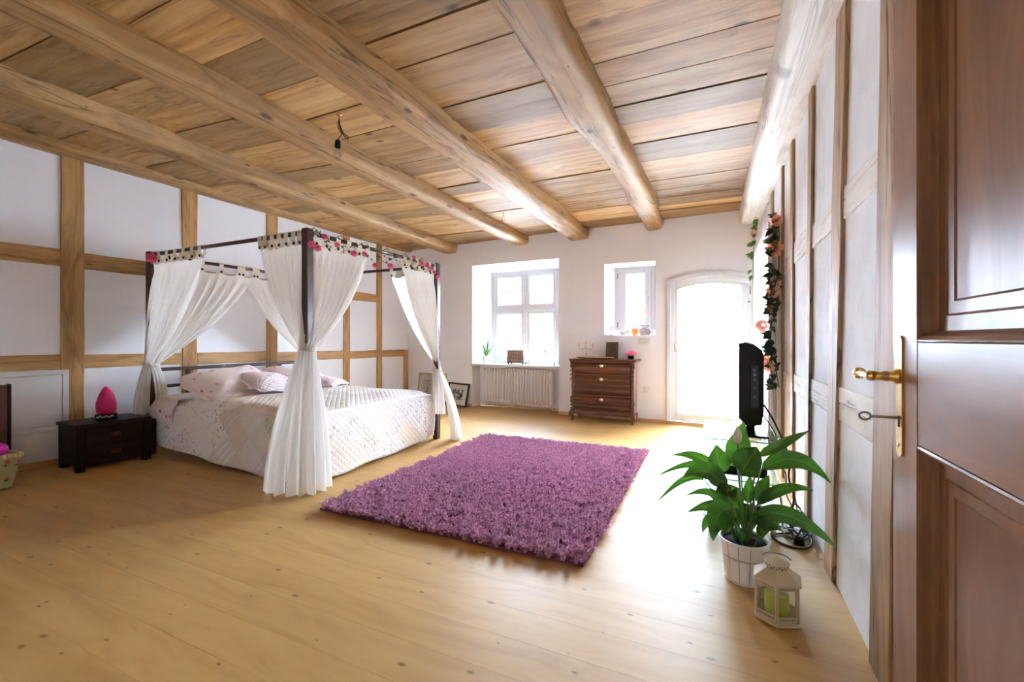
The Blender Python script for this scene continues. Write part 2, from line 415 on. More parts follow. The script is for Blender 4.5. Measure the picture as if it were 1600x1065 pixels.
# quilt: patchwork of set-on-point squares, each with its own print, and stitched relief
def quilt_mat():
    q = NT('patchwork_quilt'); uv = q.uv()
    r = q.map(uv, (4.6, 4.6, 1), (0.3, 0.1, 0), (0, 0, R(45)))
    cell = q.n('ShaderNodeVectorMath', operation='FLOOR'); q.set(cell.inputs[0], r)
    wn = q.n('ShaderNodeTexWhiteNoise', noise_dimensions='2D'); q.set(wn.inputs['Vector'], cell.outputs[0])
    val = wn.outputs['Value']
    base = q.ramp(val, [(0.0, (0.76, 0.67, 0.55)), (0.2, (0.82, 0.74, 0.69)), (0.42, (0.85, 0.80, 0.75)), (0.62, (0.78, 0.70, 0.60)), (0.8, (0.87, 0.83, 0.78))], 'CONSTANT')
    sp = q.vor(q.map(uv, (1, 1, 1)), 42.0)
    fl = q.ramp(q.noise(uv, 19.0, 3, 0.6), [(0.5, 0.0), (0.58, 1.0)])
    spf = q.math('MULTIPLY', q.ramp(sp, [(0.30, 1.0), (0.5, 0.0)]), fl)
    pick = q.math('GREATER_THAN', q.math('FRACT', q.math('MULTIPLY', val, 7.3)), 0.45)
    c = q.mix(q.math('MULTIPLY', q.math('MULTIPLY', spf, pick), 0.9), base, (0.36, 0.34, 0.32))
    pk = q.math('GREATER_THAN', q.math('FRACT', q.math('MULTIPLY', val, 3.7)), 0.7)
    rs = q.ramp(q.vor(uv, 16.0), [(0.12, 1.0), (0.2, 0.0)])
    c = q.mix(q.math('MULTIPLY', q.math('MULTIPLY', rs, pk), 0.55), c, (0.62, 0.33, 0.36))
    wv = q.n('ShaderNodeTexWave', wave_type='BANDS', bands_direction='X'); q.set(wv.inputs[0], q.map(uv, (11, 11, 1), (0, 0, 0), (0, 0, R(45)))); wv.inputs['Scale'].default_value = 0.5
    st = q.math('GREATER_THAN', q.math('FRACT', q.math('MULTIPLY', val, 11.9)), 0.72)
    c = q.mix(q.math('MULTIPLY', q.math('MULTIPLY', wv.outputs['Fac'], st), 0.3), c, (0.45, 0.42, 0.40))
    q.col(c); q.p(Roughness=0.85); q.b.inputs['Specular IOR Level'].default_value = 0.15
    fx = q.n('ShaderNodeSeparateXYZ'); q.set(fx.inputs[0], q.map(uv, (23, 23, 1), (0, 0, 0), (0, 0, R(45))))
    a = q.math('ABSOLUTE', q.math('SUBTRACT', q.math('FRACT', fx.outputs[0]), 0.5)); b = q.math('ABSOLUTE', q.math('SUBTRACT', q.math('FRACT', fx.outputs[1]), 0.5))
    hgt = q.math('POWER', q.math('SUBTRACT', 1.0, q.math('MULTIPLY', q.math('MAXIMUM', a, b), 2.0)), 0.5)
    q.bump(q.math('ADD', hgt, q.noise(uv, 12, 3)), 0.5, 0.012)
    return q.m
M['quilt'] = quilt_mat()
def floral(name, ground, pink, scale=7.0, quilted=True):
    q = NT(name); uv = q.uv()
    wv = q.vmath('ADD', uv, q.map(q.n('ShaderNodeTexNoise').outputs[1], (0.02, 0.02, 0)))
    d = q.vor(wv, scale)
    c = q.mix(q.ramp(d, [(0.14, 1.0), (0.24, 0.0)]), ground, pink)
    gn = q.ramp(q.noise(uv, 26, 2), [(0.6, 0.0), (0.66, 1.0)])
    rg = q.ramp(d, [(0.2, 0.0), (0.3, 1.0), (0.5, 0.0)])
    c = q.mix(q.math('MULTIPLY', q.math('MULTIPLY', gn, rg), 0.6), c, (0.5, 0.45, 0.44))
    q.col(c); q.p(Roughness=0.85); q.b.inputs['Specular IOR Level'].default_value = 0.15
    if quilted:
        fx = q.n('ShaderNodeSeparateXYZ'); q.set(fx.inputs[0], q.map(uv, (16, 16, 1), (0, 0, 0), (0, 0, R(45))))
        a = q.math('ABSOLUTE', q.math('SUBTRACT', q.math('FRACT', fx.outputs[0]), 0.5)); b = q.math('ABSOLUTE', q.math('SUBTRACT', q.math('FRACT', fx.outputs[1]), 0.5))
        q.bump(q.math('SUBTRACT', 1.0, q.math('MAXIMUM', a, b)), 0.6, 0.02)
    else: q.bump(q.noise(uv, 7, 3), 0.3, 0.02)
    return q.m
M['floral'] = floral('rose_print_cotton', (0.82, 0.70, 0.68), (0.74, 0.17, 0.27), 9.0, False)
M['floral_q'] = floral('quilted_rose_print_cotton', (0.84, 0.74, 0.74), (0.76, 0.24, 0.34), 13.0, True)
def rug_mat():
    q = NT('purple_shag_yarn'); g = q.n('ShaderNodeNewGeometry')
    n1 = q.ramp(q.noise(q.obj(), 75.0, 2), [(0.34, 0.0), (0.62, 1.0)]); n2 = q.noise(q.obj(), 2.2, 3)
    c = q.mix(n1, (0.36, 0.12, 0.22), (0.92, 0.64, 0.75))  # heathered yarn; its dark mottle also paints in the shade between tufts
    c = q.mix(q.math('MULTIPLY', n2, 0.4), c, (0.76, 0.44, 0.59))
    q.col(c); q.p(Roughness=0.9); q.b.inputs['Specular IOR Level'].default_value = 0.1
    return q.m
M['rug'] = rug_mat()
def lily_mat():
    q = NT('glossy_green_leaf'); uv = q.uv()
    s = q.n('ShaderNodeSeparateXYZ'); q.set(s.inputs[0], uv)
    ax = q.math('ABSOLUTE', q.math('SUBTRACT', s.outputs[0], 0.5))
    vein = q.n('ShaderNodeTexWave', wave_type='BANDS', bands_direction='Y'); cb = q.n('ShaderNodeCombineXYZ')
    q.set(cb.inputs[0], s.outputs[0]); q.set(cb.inputs[1], q.math('SUBTRACT', s.outputs[1], q.math('MULTIPLY', ax, 0.35)))
    q.set(vein.inputs[0], cb.outputs[0]); vein.inputs['Scale'].default_value = 4.0
    c = q.mix(vein.outputs['Fac'], (0.012, 0.046, 0.007), (0.022, 0.078, 0.011))
    c = q.mix(q.ramp(ax, [(0.0, 1.0), (0.035, 0.0)]), c, (0.14, 0.28, 0.06))
    r = q.rnd(); h = q.n('ShaderNodeHueSaturation'); q.set(h.inputs['Value'], q.math('MULTIPLY_ADD', r, 0.5, 0.55)); q.set(h.inputs['Color'], c)
    q.col(h.outputs[0]); q.p(Roughness=0.3); q.b.inputs['Specular IOR Level'].default_value = 0.45
    t = q.n('ShaderNodeBsdfTranslucent'); t.inputs[0].default_value = (0.10, 0.30, 0.02, 1)
    mx = q.n('ShaderNodeMixShader'); mx.inputs[0].default_value = 0.22
    q.t.links.new(q.b.outputs[0], mx.inputs[1]); q.t.links.new(t.outputs[0], mx.inputs[2]); q.t.links.new(mx.outputs[0], q.out.inputs[0])
    q.bump(vein.outputs['Fac'], 0.25, 0.004)
    return q.m
M['lily'] = lily_mat()
M['stem'] = plain('green_stem', (0.09, 0.21, 0.04), 0.45, var=0.2)
M['spathe'] = plain('white_flower', (0.86, 0.84, 0.72), 0.5)
M['sans'] = plain('snake_plant_leaf', (0.10, 0.30, 0.06), 0.4, var=0.5)
def art(name, cols, scale):
    q = NT(name); n = q.noise(q.obj(), scale, 4, 0.7)
    q.col(q.ramp(n, cols)); q.p(Roughness=0.6); return q.m
M['etching'] = art('dark_etching_print', [(0.40, (0.015, 0.012, 0.01)), (0.5, (0.10, 0.085, 0.07)), (0.55, (0.62, 0.56, 0.46)), (0.7, (0.75, 0.68, 0.56))], 26)
M['sketch'] = art('pale_sketch_print', [(0.35, (0.30, 0.25, 0.20)), (0.46, (0.60, 0.50, 0.36)), (0.6, (0.68, 0.57, 0.42))], 18)
M['oldphoto'] = art('faded_brown_photograph', [(0.3, (0.10, 0.07, 0.035)), (0.5, (0.19, 0.135, 0.07)), (0.7, (0.26, 0.19, 0.10))], 14)
def tole():
    q = NT('painted_floral_tin'); v = q.obj()
    c = q.mix(q.noise(v, 6, 2), (0.40, 0.42, 0.19), (0.50, 0.48, 0.26))
    c = q.mix(q.ramp(q.vor(v, 12.0), [(0.18, 1.0), (0.27, 0.0)]), c, (0.55, 0.08, 0.12))
    c = q.mix(q.ramp(q.vor(v, 13.5), [(0.1, 1.0), (0.17, 0.0)]), c, (0.08, 0.14, 0.03))
    q.col(c); q.p(Roughness=0.5); return q.m
M['tole'] = tole()
M['house'] = plaster('pale_render', (0.80, 0.78, 0.74), (0.7, 0.68, 0.64), 0.3, 0.1)
M['redboard'] = plain('red_painted_board', (0.22, 0.0075, 0.0085), 0.6)
M['paving'] = plaster('pale_paving', (0.36, 0.35, 0.33), (0.28, 0.27, 0.26), 0.4, 0.2)

# ================================================================== SETTING
# ---- floor with boards running across the room
fb = MB().box(-6.2, 0.9, -1.75, 7.1, -0.16, -0.0305)
floor = struct(obj('floor', fb, M['subfloor']), 'pale pine board floor with small dark knots')
bw_ = 0.18
bm_me = MB().rbox(-5.75, 0.56, 0.0, bw_ - 0.0004, -0.03, 0.0, 0.0003).mesh('floorboard', M['floor'])
y = -1.7
while y < 6.75:
    link('floorboard', bm_me, floor, (0, y, 0)); y += bw_

# ---- ceiling: backing boards, one row of planks for every bay between two beams
def zc(x, y):
    return 2.80 + 0.15 * max(0, min(1, (-x - 3.0) / 2.5)) * max(0, min(1.2, (6.6 - y) / 5.0))
ceil = struct(obj('ceiling', MB().hexa([(-6, -1.8, 3.05), (0.8, -1.8, 2.86), (0.8, 7.1, 2.86), (-6, 7.1, 2.9), (-6, -1.8, 3.1), (0.8, -1.8, 3.1), (0.8, 7.1, 3.1), (-6, 7.1, 3.1)]), M['subfloor']), 'old scrubbed pine plank ceiling')
rng = random.Random(5)
bays = [(-5.62, -4.24), (-4.24, -2.93), (-2.93, -1.92), (-1.92, -0.80), (-0.80, 0.56)]
known = {4: [2.62, 2.88, 3.46, 4.25, 4.82, 5.43, 5.95], 3: [1.9, 2.16, 2.65, 3.06, 3.81, 4.3, 4.9, 5.5, 6.0], 2: [2.36, 2.71, 3.34, 4.06, 4.6, 5.1, 5.6]}
for bi, (xa, xb) in enumerate(bays):
    cuts = [-1.7]
    if bi in known:
        k0 = known[bi][0]; n = int((k0 + 1.7) / 0.36)
        for i in range(1, n): cuts.append(-1.7 + (k0 + 1.7) * i / n)
        for k in known[bi]:
            g_ = k - cuts[-1]
            if g_ > 0.5: cuts.append(cuts[-1] + g_ * rng.uniform(0.42, 0.58))
            cuts.append(k)
    while cuts[-1] < 6.7: cuts.append(cuts[-1] + rng.uniform(0.22, 0.42))
    for a, b in zip(cuts[:-1], cuts[1:]):
        gap = rng.choice([0.003, 0.005, 0.008, 0.014])
        dz = rng.uniform(-0.006, 0.006); sk = rng.uniform(-0.012, 0.012)
        xm, ym = (xa + xb) / 2, (a + b) / 2
        m = MB(); P = []
        for z in (0, 0.03):
            for (px_, py_) in ((xa, a + gap / 2), (xb, a + gap / 2 + sk * 0.3), (xb, b - gap / 2 + sk * 0.3), (xa, b - gap / 2)):
                P.append((px_ - xm, py_ - ym, zc(px_, py_) + dz + z))
        m.hexa(P)
        obj('ceiling_plank', m, M['plank'], ceil, (xm, ym, 0))

# ---- beams
def log(p0, p1, w, hgt, seed, k=4.0, amp=0.012, nseg=46, nside=20, taper=1.0):
    p0, p1 = Vector(p0), Vector(p1); L = (p1 - p0).length
    m = MB()
    def fn(u, v):
        a = 2 * PI * u; ca, sa = math.cos(a), math.sin(a)
        e = 2.0 / k
        x = math.copysign(abs(ca) ** e, ca) * w / 2; z = math.copysign(abs(sa) ** e, sa) * hgt / 2
        f = lerp(1.0, taper, v)
        n1 = noise.noise(Vector((x * 3 + seed * 7, v * L * 1.1, z * 3))); n2 = noise.noise(Vector((x * 9, v * L * 4.0 + seed * 3, z * 9)))
        d = 1 + (n1 * amp * 1.6 + n2 * amp * 0.6) / (w / 2)
        c = p0.lerp(p1, v)
        bend = 0.02 * math.sin(v * 5 + seed)
        return (c.x + x * d * f + bend, c.y, c.z + z * d * f)
    m.grid(fn, nside, nseg, True, True)
    m.f.append(tuple(range(nside))[::-1]); m.sm.append(False)
    m.f.append(tuple(nseg * nside + i for i in range(nside))); m.sm.append(False)
    return m
tag(obj('ceiling_beam', log((-4.19, -1.7, 2.905), (-4.24, 6.64, 2.79), 0.28, 0.28, 1, 4.6), M['beam']), 'brown hewn ceiling beam nearest the bed wall, second from the timbered wall', 'beam', 'hewn ceiling beams')
tag(obj('ceiling_beam', log((-2.95, -1.7, 2.80), (-2.87, 6.55, 2.80), 0.25, 0.27, 2, 4.6), M['beam']), 'brown hewn ceiling beam passing left of the bare bulb', 'beam', 'hewn ceiling beams')
tag(obj('ceiling_beam', log((-1.94, -1.7, 2.79), (-1.90, 6.50, 2.79), 0.29, 0.29, 3, 6.5), M['beam']), 'squared brown ceiling beam passing right of the bare bulb', 'beam', 'hewn ceiling beams')
tag(obj('ceiling_beam', log((-0.83, -1.7, 2.79), (-0.79, 6.42, 2.79), 0.26, 0.30, 4, 3.4, 0.024), M['beam']), 'crooked knotty ceiling beam with cracks, leading to the small window', 'beam', 'hewn ceiling beams')
tag(obj('ceiling_beam', log((0.42, -1.7, 2.74), (0.40, 6.38, 2.74), 0.27, 0.30, 5, 5.0, 0.014), M['beam_pale']), 'pale limewashed beam along the top of the right plaster wall', 'beam', 'hewn ceiling beams')
tag(obj('ceiling_beam', log((-5.60, -0.6, 2.995), (-5.22, 6.66, 2.86), 0.26, 0.19, 6, 5.0, 0.008), M['beam']), 'slim beam capping the timber-framed white wall above the bed', 'beam', 'hewn ceiling beams')

# ---- back wall in its own frame: x along the wall, y into the wall
T = 0.46
wb = MB()
wb.box(-1.75, 0.0, 0, T, 0, 3.0)
wb.hexa([(0, 0, 2.41), (1.59, 0, 2.40), (1.59, T, 2.30), (0, T, 2.31), (0, 0, 3), (1.59, 0, 3), (1.59, T, 3), (0, T, 3)])
wb.prism([(0, 0), (0.17, T), (0, T)], 'z', 0.70, 2.42)
wb.prism([(1.59, 0), (1.59, T), (1.405, T)], 'z', 0.70, 2.42)
wb.box(0, 1.59, 0.24, T, 0, 0.70)
wb.box(1.59, 2.303, 0, T, 0, 3)
wb.box(2.303, 3.03, 0, T, 0, 1.215); wb.hexa([(2.303, 0, 2.25), (3.03, 0, 2.24), (3.03, T, 2.21), (2.303, T, 2.22), (2.303, 0, 3), (3.03, 0, 3), (3.03, T, 3), (2.303, T, 3)])
wb.prism([(2.303, 0), (2.42, T), (2.303, T)], 'z', 1.2, 2.3); wb.prism([(3.03, 0), (3.03, T), (2.945, T)], 'z', 1.2, 2.3)
wb.box(3.03, 3.18, 0, T, 0, 3)
def arch(s, s0, s1, z0, rise):
    t = (s - (s0 + s1) / 2) / ((s1 - s0) / 2); return z0 + rise * (1 - t * t)
n = 16; ss = [3.18 + 1.07 * i / n for i in range(n + 1)]
for a, b in zip(ss[:-1], ss[1:]):
    za, zb = arch(a, 3.18, 4.25, 1.935, 0.105), arch(b, 3.18, 4.25, 1.935, 0.105)
    wb.hexa([(a, 0, za), (b, 0, zb), (b, T, zb), (a, T, za), (a, 0, 3), (b, 0, 3), (b, T, 3), (a, T, 3)])
wb.box(4.25, 4.75, 0, T, 0, 3)
wall_back = struct(obj('wall_back', wb, M['plaster'], None, BA, (0, 0, BR)), 'smooth white plaster wall with deep window niches')
sill = struct(obj('trim_1', MB().rbox(-0.02, 1.61, -0.035, T, 0.70, 0.738, 0.006), M['white'], None, BA, (0, 0, BR)), 'white window sill above the radiator')
# baseboards of the back wall
bb = MB()
for (a, b, d) in ((-1.45, 0.0, 0), (1.59, 3.16, 0)): bb.rbox(a, b, d - 0.016, d, 0.0, 0.045, 0.003)
bb.rbox(0.0, 1.59, 0.224, 0.24, 0.0, 0.045, 0.003); bb.rbox(3.16, 4.26, -0.012, 0.02, 0.0, 0.04, 0.003)
struct(obj('baseboard_back', bb, M['base'], None, BA, (0, 0, BR)), 'low pine skirting along the back wall')

# ---- left wall in its own frame: x out of the wall into the room, y along it
wl = MB().box(-0.3, 0, -3.4, 5.25, 0, 3.06)
wall_left = struct(obj('wall_left', wl, M['plaster'], None, LA, (0, 0, LR)), 'white wall with exposed timber framing')
def timber(a0, a1, b0, b1, vertical, proud=0.014, seed=0.0, nseg=14):
    # a0,a1: extent along the grain; b0,b1: across it
    m = MB()
    def ring(t):
        g = lerp(a0, a1, t); out = []
        j = lambda k: 0.006 * noise.noise(Vector((g * 2.2, k * 9.1, seed))) + 0.003 * noise.noise(Vector((g * 9, k * 4.1, seed + 5)))
        pr = proud + 0.003 * noise.noise(Vector((g * 3, 1.0, seed)))
        for (x, bq) in ((-0.02, b0 + j(1)), (pr - 0.004, b0 + j(1)), (pr, b0 + 0.006 + j(1)), (pr, b1 - 0.006 + j(2)), (pr - 0.004, b1 + j(2)), (-0.02, b1 + j(2))):
            out.append((x, bq, g) if vertical else (x, g, bq))
        return out
    vs = []
    for i in range(nseg + 1): vs += ring(i / nseg)
    fs = []
    for i in range(nseg):
        for k in range(5):
            q = (i * 6 + k, i * 6 + k + 1, (i + 1) * 6 + k + 1, (i + 1) * 6 + k)
            fs.append(q if vertical else q[::-1])
    cap0 = (0, 1, 2, 3, 4, 5); cap1 = tuple(nseg * 6 + k for k in range(6))
    fs += [cap0[::-1] if vertical else cap0, cap1 if vertical else cap1[::-1]]
    return m.add(vs, fs)
def ly(y): return (y - 1.6403) / 0.998
for i, (y0, y1, z0, z1) in enumerate([(1.955, 2.119, 0, 2.95), (2.945, 3.10, 0, 2.92), (3.93, 4.08, 0, 2.88), (5.174, 5.30, 0, 2.85), (5.872, 5.998, 0, 2.85), (6.54, 6.655, 0, 0.96), (0.3, 0.47, 0, 3.0)]):
    obj('timber_post', timber(z0, z1, ly(y0), ly(y1), True, 0.016, i * 3.3), M['timber_v'], wall_left)
for i, (y0, y1, z0, z1) in enumerate([(0.47, 1.955, 1.83, 1.985), (2.119, 2.945, 1.822, 1.978), (3.10, 3.93, 1.805, 1.95), (4.08, 5.174, 1.785, 1.93), (5.30, 5.872, 1.777, 1.918),
                                      (0.47, 1.955, 0.873, 1.01), (2.119, 2.945, 0.872, 1.002), (3.10, 3.93, 0.862, 0.995), (4.08, 5.174, 0.85, 0.975), (5.30, 5.872, 0.84, 0.963), (5.998, 6.655, 0.842, 0.961)]):
    obj('timber_rail', timber(ly(y0) + 0.002, ly(y1) - 0.002, z0, z1, False, 0.012, 40 + i * 2.7), M['timber_h'], wall_left)
struct(obj('baseboard_left', MB().rbox(0, 0.014, -3.3, 0.30, 0, 0.05, 0.003).rbox(0, 0.014, 0.5, 5.0, 0, 0.05, 0.003), M['base_y'], None, LA, (0, 0, LR)), 'narrow dark skirting under the timbered wall')

# ---- right wall with a doorway behind the camera
wr = MB()
wr.box(XR, XR + 0.3, 0.56, 6.6, 0, 3.0); wr.box(XR, XR + 0.3, -0.42, 0.56, 2.25, 3.0); wr.box(XR, XR + 0.3, -1.75, -0.42, 0, 3.0)
wall_right = struct(obj('wall_right', wr, M['plaster_old']), 'rough old lime plaster wall with weathered timbers')
struct(obj('wall_hall', MB().box(2.0, 2.1, -1.2, 1.3, 0, 2.5).box(0.8, 2.0, -1.3, -1.2, 0, 2.5).box(0.8, 2.0, 1.3, 1.4, 0, 2.5).box(0.8, 2.1, -1.3, 1.4, 2.4, 2.5).box(0.8, 2.1, -1.3, 1.4, -0.1, 0), M['plaster']))
wf = MB()
FW = []
xs = [-6.2] + [q for p in FW for q in p] + [0.85]
for i in range(0, len(xs), 2): wf.box(xs[i], xs[i + 1], -1.85, -1.6, 0, 3.1)
for a, b in FW: wf.box(a, b, -1.85, -1.6, 0, 1.2); wf.box(a, b, -1.85, -1.6, 2.1, 3.1)
struct(obj('wall_front', wf, M['plaster']))
def rtimber(a0, a1, b0, b1, vertical, lean=0.0, proud=0.014, seed=0.0):
    m = timber(a0, a1, b0, b1, vertical, proud, seed, 18)
    # mirrored so that it stands proud of the right wall (towards -x)
    out = []
    for (x, yy, z) in m.v:
        if vertical: yy += lean * (1.3 - z)
        out.append((XR - x, yy, z))
    m.v = out; m.f = [f[::-1] for f in m.f]
    return m
for i, (y0, y1, z0, z1, ln) in enumerate([(1.70, 1.90, 0, 2.66, 0.055), (2.40, 2.575, 0, 2.66, 0.10), (3.08, 3.19, 0, 2.66, 0.06), (3.73, 3.83, 0, 2.66, 0.0), (4.28, 4.36, 0, 2.66, 0.0), (5.0, 5.12, 0, 2.66, 0.0)]):
    obj('timber_post', rtimber(z0, z1, y0, y1, True, ln, 0.018, 80 + i * 2.1), M['rtimber_v'], wall_right)
# the near post is a pair of split timbers
obj('timber_post', rtimber(0, 2.66, 1.60, 1.69, True, 0.055, 0.012, 99), M['rtimber_v'], wall_right)
ups = [(1.90, 2.40, 1.675, 1.815), (2.575, 3.08, 1.675, 1.815), (3.19, 3.73, 1.69, 1.85), (3.83, 4.28, 1.68, 1.85), (4.36, 5.0, 1.68, 1.85)]
for i, (y0, y1, z0, z1) in enumerate(ups):
    obj('timber_rail', rtimber(y0 + 0.004, y1 - 0.004, z0, z1, False, 0, 0.008, 120 + i * 1.7), M['rtimber_h'], wall_right)
for i, (y0, y1, z0, z1) in enumerate([(1.93, 2.44, 0.865, 0.935), (1.93, 2.44, 0.78, 0.858), (2.62, 3.10, 0.785, 0.922), (3.22, 3.73, 0.775, 0.90), (3.83, 4.28, 0.74, 0.88), (4.36, 5.0, 0.74, 0.88)]):
    obj('timber_rail', rtimber(y0 + 0.004, y1 - 0.004, z0, z1, False, 0, 0.008, 140 + i * 1.9), M['rtimber_h'], wall_right)

# ---- large window
def frame_ring(m, x0, x1, z0, z1, w, y0, y1, b=0.004):
    m.rbox(x0, x1, y0, y1, z0, z0 + w, b); m.rbox(x0, x1, y0, y1, z1 - w, z1, b)
    m.rbox(x0, x0 + w, y0, y1, z0 + w, z1 - w, b); m.rbox(x1 - w, x1, y0, y1, z0 + w, z1 - w, b)
    return m
win = struct(link('window_1', None, None, BA, (0, 0, BR)), 'white double casement window with small upper panes')
m = MB(); frame_ring(m, 0.14, 1.44, 0.735, 2.34, 0.075, 0.40, 0.455); m.rbox(0.2, 1.38, 0.395, 0.455, 1.63, 1.70, 0.006); m.rbox(0.775, 0.845, 0.395, 0.455, 0.78, 2.28, 0.006)
obj('window_frame', m, M['white'], win)
for (x0, x1) in ((0.215, 0.775), (0.845, 1.365)):
    for (z0, z1, up) in ((0.81, 1.63, False), (1.70, 2.265, True)):
        c = obj('casement', frame_ring(MB(), x0, x1, z0, z1, 0.05, 0.405, 0.445), M['white'], win)
        if up:
            xm, zm = (x0 + x1) / 2, (z0 + z1) / 2
            obj('glazing_bar', MB().rbox(xm - 0.011, xm + 0.011, 0.412, 0.438, z0 + 0.05, z1 - 0.05, 0.003), M['white'], c)
            obj('glazing_bar', MB().rbox(x0 + 0.05, x1 - 0.05, 0.412, 0.438, zm - 0.011, zm + 0.011, 0.003), M['white'], c)
            for a, b in ((x0 + 0.05, xm - 0.011), (xm + 0.011, x1 - 0.05)):
                for e, f in ((z0 + 0.05, zm - 0.011), (zm + 0.011, z1 - 0.05)):
                    obj('pane', MB().box(a, b, 0.423, 0.427, e, f), M['glass'], c)
        else:
            obj('pane', MB().box(x0 + 0.05, x1 - 0.05, 0.423, 0.427, z0 + 0.05, z1 - 0.05), M['glass'], c)
obj('handle', MB().rbox(0.80, 0.82, 0.36, 0.40, 1.2, 1.23, 0.003).rbox(0.803, 0.817, 0.355, 0.37, 1.10, 1.23, 0.004), M['white'], win)
# ---- small window
win2 = struct(link('window_2', None, None, BA, (0, 0, BR)), 'small white casement window in a narrow niche')
obj('window_frame', frame_ring(MB(), 2.37, 2.97, 1.235, 2.255, 0.055, 0.30, 0.36), M['white'], win2)
c = obj('casement', MB().rbox(2.425, 2.55, 0.295, 0.35, 1.29, 2.20, 0.006).rbox(2.82, 2.915, 0.295, 0.35, 1.29, 2.20, 0.006).rbox(2.55, 2.82, 0.295, 0.35, 1.29, 1.375, 0.006).rbox(2.55, 2.82, 0.295, 0.35, 2.12, 2.20, 0.006), M['white'], win2)
obj('pane', MB().box(2.55, 2.82, 0.32, 0.325, 1.375, 2.12), M['glass'], c)
obj('hinge', MB().tube([(2.425, 0.285, 2.06), (2.425, 0.285, 2.14)], 0.008, 8), M['iron'], win2)
obj('hinge', MB().tube([(2.425, 0.285, 1.33), (2.425, 0.285, 1.41)], 0.008, 8), M['iron'], win2)
obj('handle', MB().rbox(2.86, 2.88, 0.27, 0.295, 1.72, 1.78, 0.003).rbox(2.863, 2.877, 0.255, 0.27, 1.65, 1.775, 0.004), M['white'], win2)
# ---- arched glazed door to the terrace
d1 = struct(link('door_1', None, None, BA, (0, 0, BR)), 'white arched glazed terrace door flooded with daylight')
def arch_frame(s0, s1, z0, zs, rise, w, y0, y1, wb_=None, wt=None):
    wb_ = w if wb_ is None else wb_; wt = w if wt is None else wt
    m = MB(); n = 20
    m.rbox(s0, s0 + w, y0, y1, z0, zs + 0.0, 0.004); m.rbox(s1 - w, s1, y0, y1, z0, zs, 0.004)
    if wb_: m.rbox(s0 + w, s1 - w, y0, y1, z0, z0 + wb_, 0.004)
    vs = []; fs = []
    for i in range(n + 1):
        s_ = lerp(s0, s1, i / n); zt = arch(s_, s0, s1, zs, rise)
        si = lerp(s0 + w * 0.0, s1 - w * 0.0, i / n)
        zi = zt - wt
        vs += [(s_, y0, zt), (si, y0, zi), (si, y1, zi), (s_, y1, zt)]
    for i in range(n):
        a = 4 * i; b = a + 4
        fs += [(a, a + 1, b + 1, b), (a + 1, a + 2, b + 2, b + 1), (a + 2, a + 3, b + 3, b + 2), (a + 3, a, b, b + 3)]
    fs += [(0, 3, 2, 1), (4 * n, 4 * n + 1, 4 * n + 2, 4 * n + 3)]
    m.add(vs, fs); return m
obj('casing', arch_frame(3.18, 4.25, 0.04, 1.945, 0.095, 0.055, -0.03, 0.03, 0.0, 0.055), M['white'], d1)
obj('door_frame', arch_frame(3.225, 4.215, 0.045, 1.905, 0.085, 0.05, 0.0, 0.05, 0.03, 0.05), M['white'], d1)
lf = obj('door_leaf', arch_frame(3.262, 4.17, 0.07, 1.865, 0.08, 0.06, 0.012, 0.06, 0.075, 0.06).rbox(4.09, 4.13, 0.012, 0.06, 0.07, 1.87, 0.003), M['white'], d1)
obj('pane', MB().box(3.31, 4.10, 0.034, 0.038, 0.14, 1.90), M['glass'], lf)
obj('handle', MB().rbox(3.282, 3.300, -0.01, 0.014, 0.98, 1.10, 0.004).rbox(3.284, 3.298, -0.04, -0.026, 0.99, 1.09, 0.004).rbox(3.286, 3.296, -0.03, 0.0, 1.07, 1.085, 0.003), M['iron'], lf)
obj('hinge', MB().tube([(4.19, -0.008, 1.72), (4.19, -0.008, 1.82)], 0.011, 8), M['iron'], d1)
# ---- what lies outside
struct(obj('ground', MB().box(-25, 25, 7.05, 40, -0.35, -0.20), M['paving']))
hs = thing('outbuilding', 'pale building with red boards seen through the terrace door', 'building', (-1.0, 14.5, -0.2))
obj('wall', MB().box(-9, 9, 0, 0.3, 0, 2.55).box(-9, 9, 0, 0.3, 2.86, 3.3), M['house'], hs)
for i in range(-6, 7): obj('red_board', MB().rbox(i * 1.38 - 0.62, i * 1.38 + 0.62, -0.02, 0.28, 2.56, 2.85, 0.01), M['redboard'], hs)

# ================================================================== THE BED
HX, FX, NY, FY, ZT = -5.16, -2.95, 2.50, 4.28, 2.03
bed = thing('four_poster_bed', 'dark wood four-poster bed with open canopy frame', 'bed', (HX, NY, 0))
LX, LY = FX - HX, FY - NY
for (x, yy) in ((0, 0), (LX, 0), (0, LY), (LX, LY)):
    m = MB().rbox(x - 0.033, x + 0.033, yy - 0.033, yy + 0.033, 0, ZT, 0.006)
    p = obj('post', m, M['bedwood'], bed)
rail_z = ZT - 0.03
obj('canopy_rail', MB().tube([(0.03, 0, rail_z), (LX - 0.03, 0, rail_z)], 0.017, 12), M['bedwood_x'], bed)
obj('canopy_rail', MB().tube([(0.03, LY, rail_z), (LX - 0.03, LY, rail_z)], 0.017, 12), M['bedwood_x'], bed)
obj('canopy_rail', MB().tube([(0, 0.03, rail_z), (0, LY - 0.03, rail_z)], 0.017, 12), M['bedwood_x'], bed)
obj('canopy_rail', MB().tube([(LX, 0.03, rail_z), (LX, LY - 0.03, rail_z)], 0.017, 12), M['bedwood_x'], bed)
hb = obj('headboard', MB().rbox(-0.02, 0.025, 0.033, LY - 0.033, 0.825, 0.862, 0.006).rbox(-0.015, 0.02, 0.033, LY - 0.033, 0.655, 0.685, 0.004), M['bedwood_x'], bed)
for yy in (0.34, 0.89, 1.44): obj('headboard_slat', MB().rbox(-0.012, 0.016, yy - 0.022, yy + 0.022, 0.20, 0.827, 0.004), M['bedwood'], hb)
obj('side_rail', MB().rbox(0.03, LX - 0.03, -0.012, 0.018, 0.20, 0.32, 0.004), M['bedwood_x'], bed)
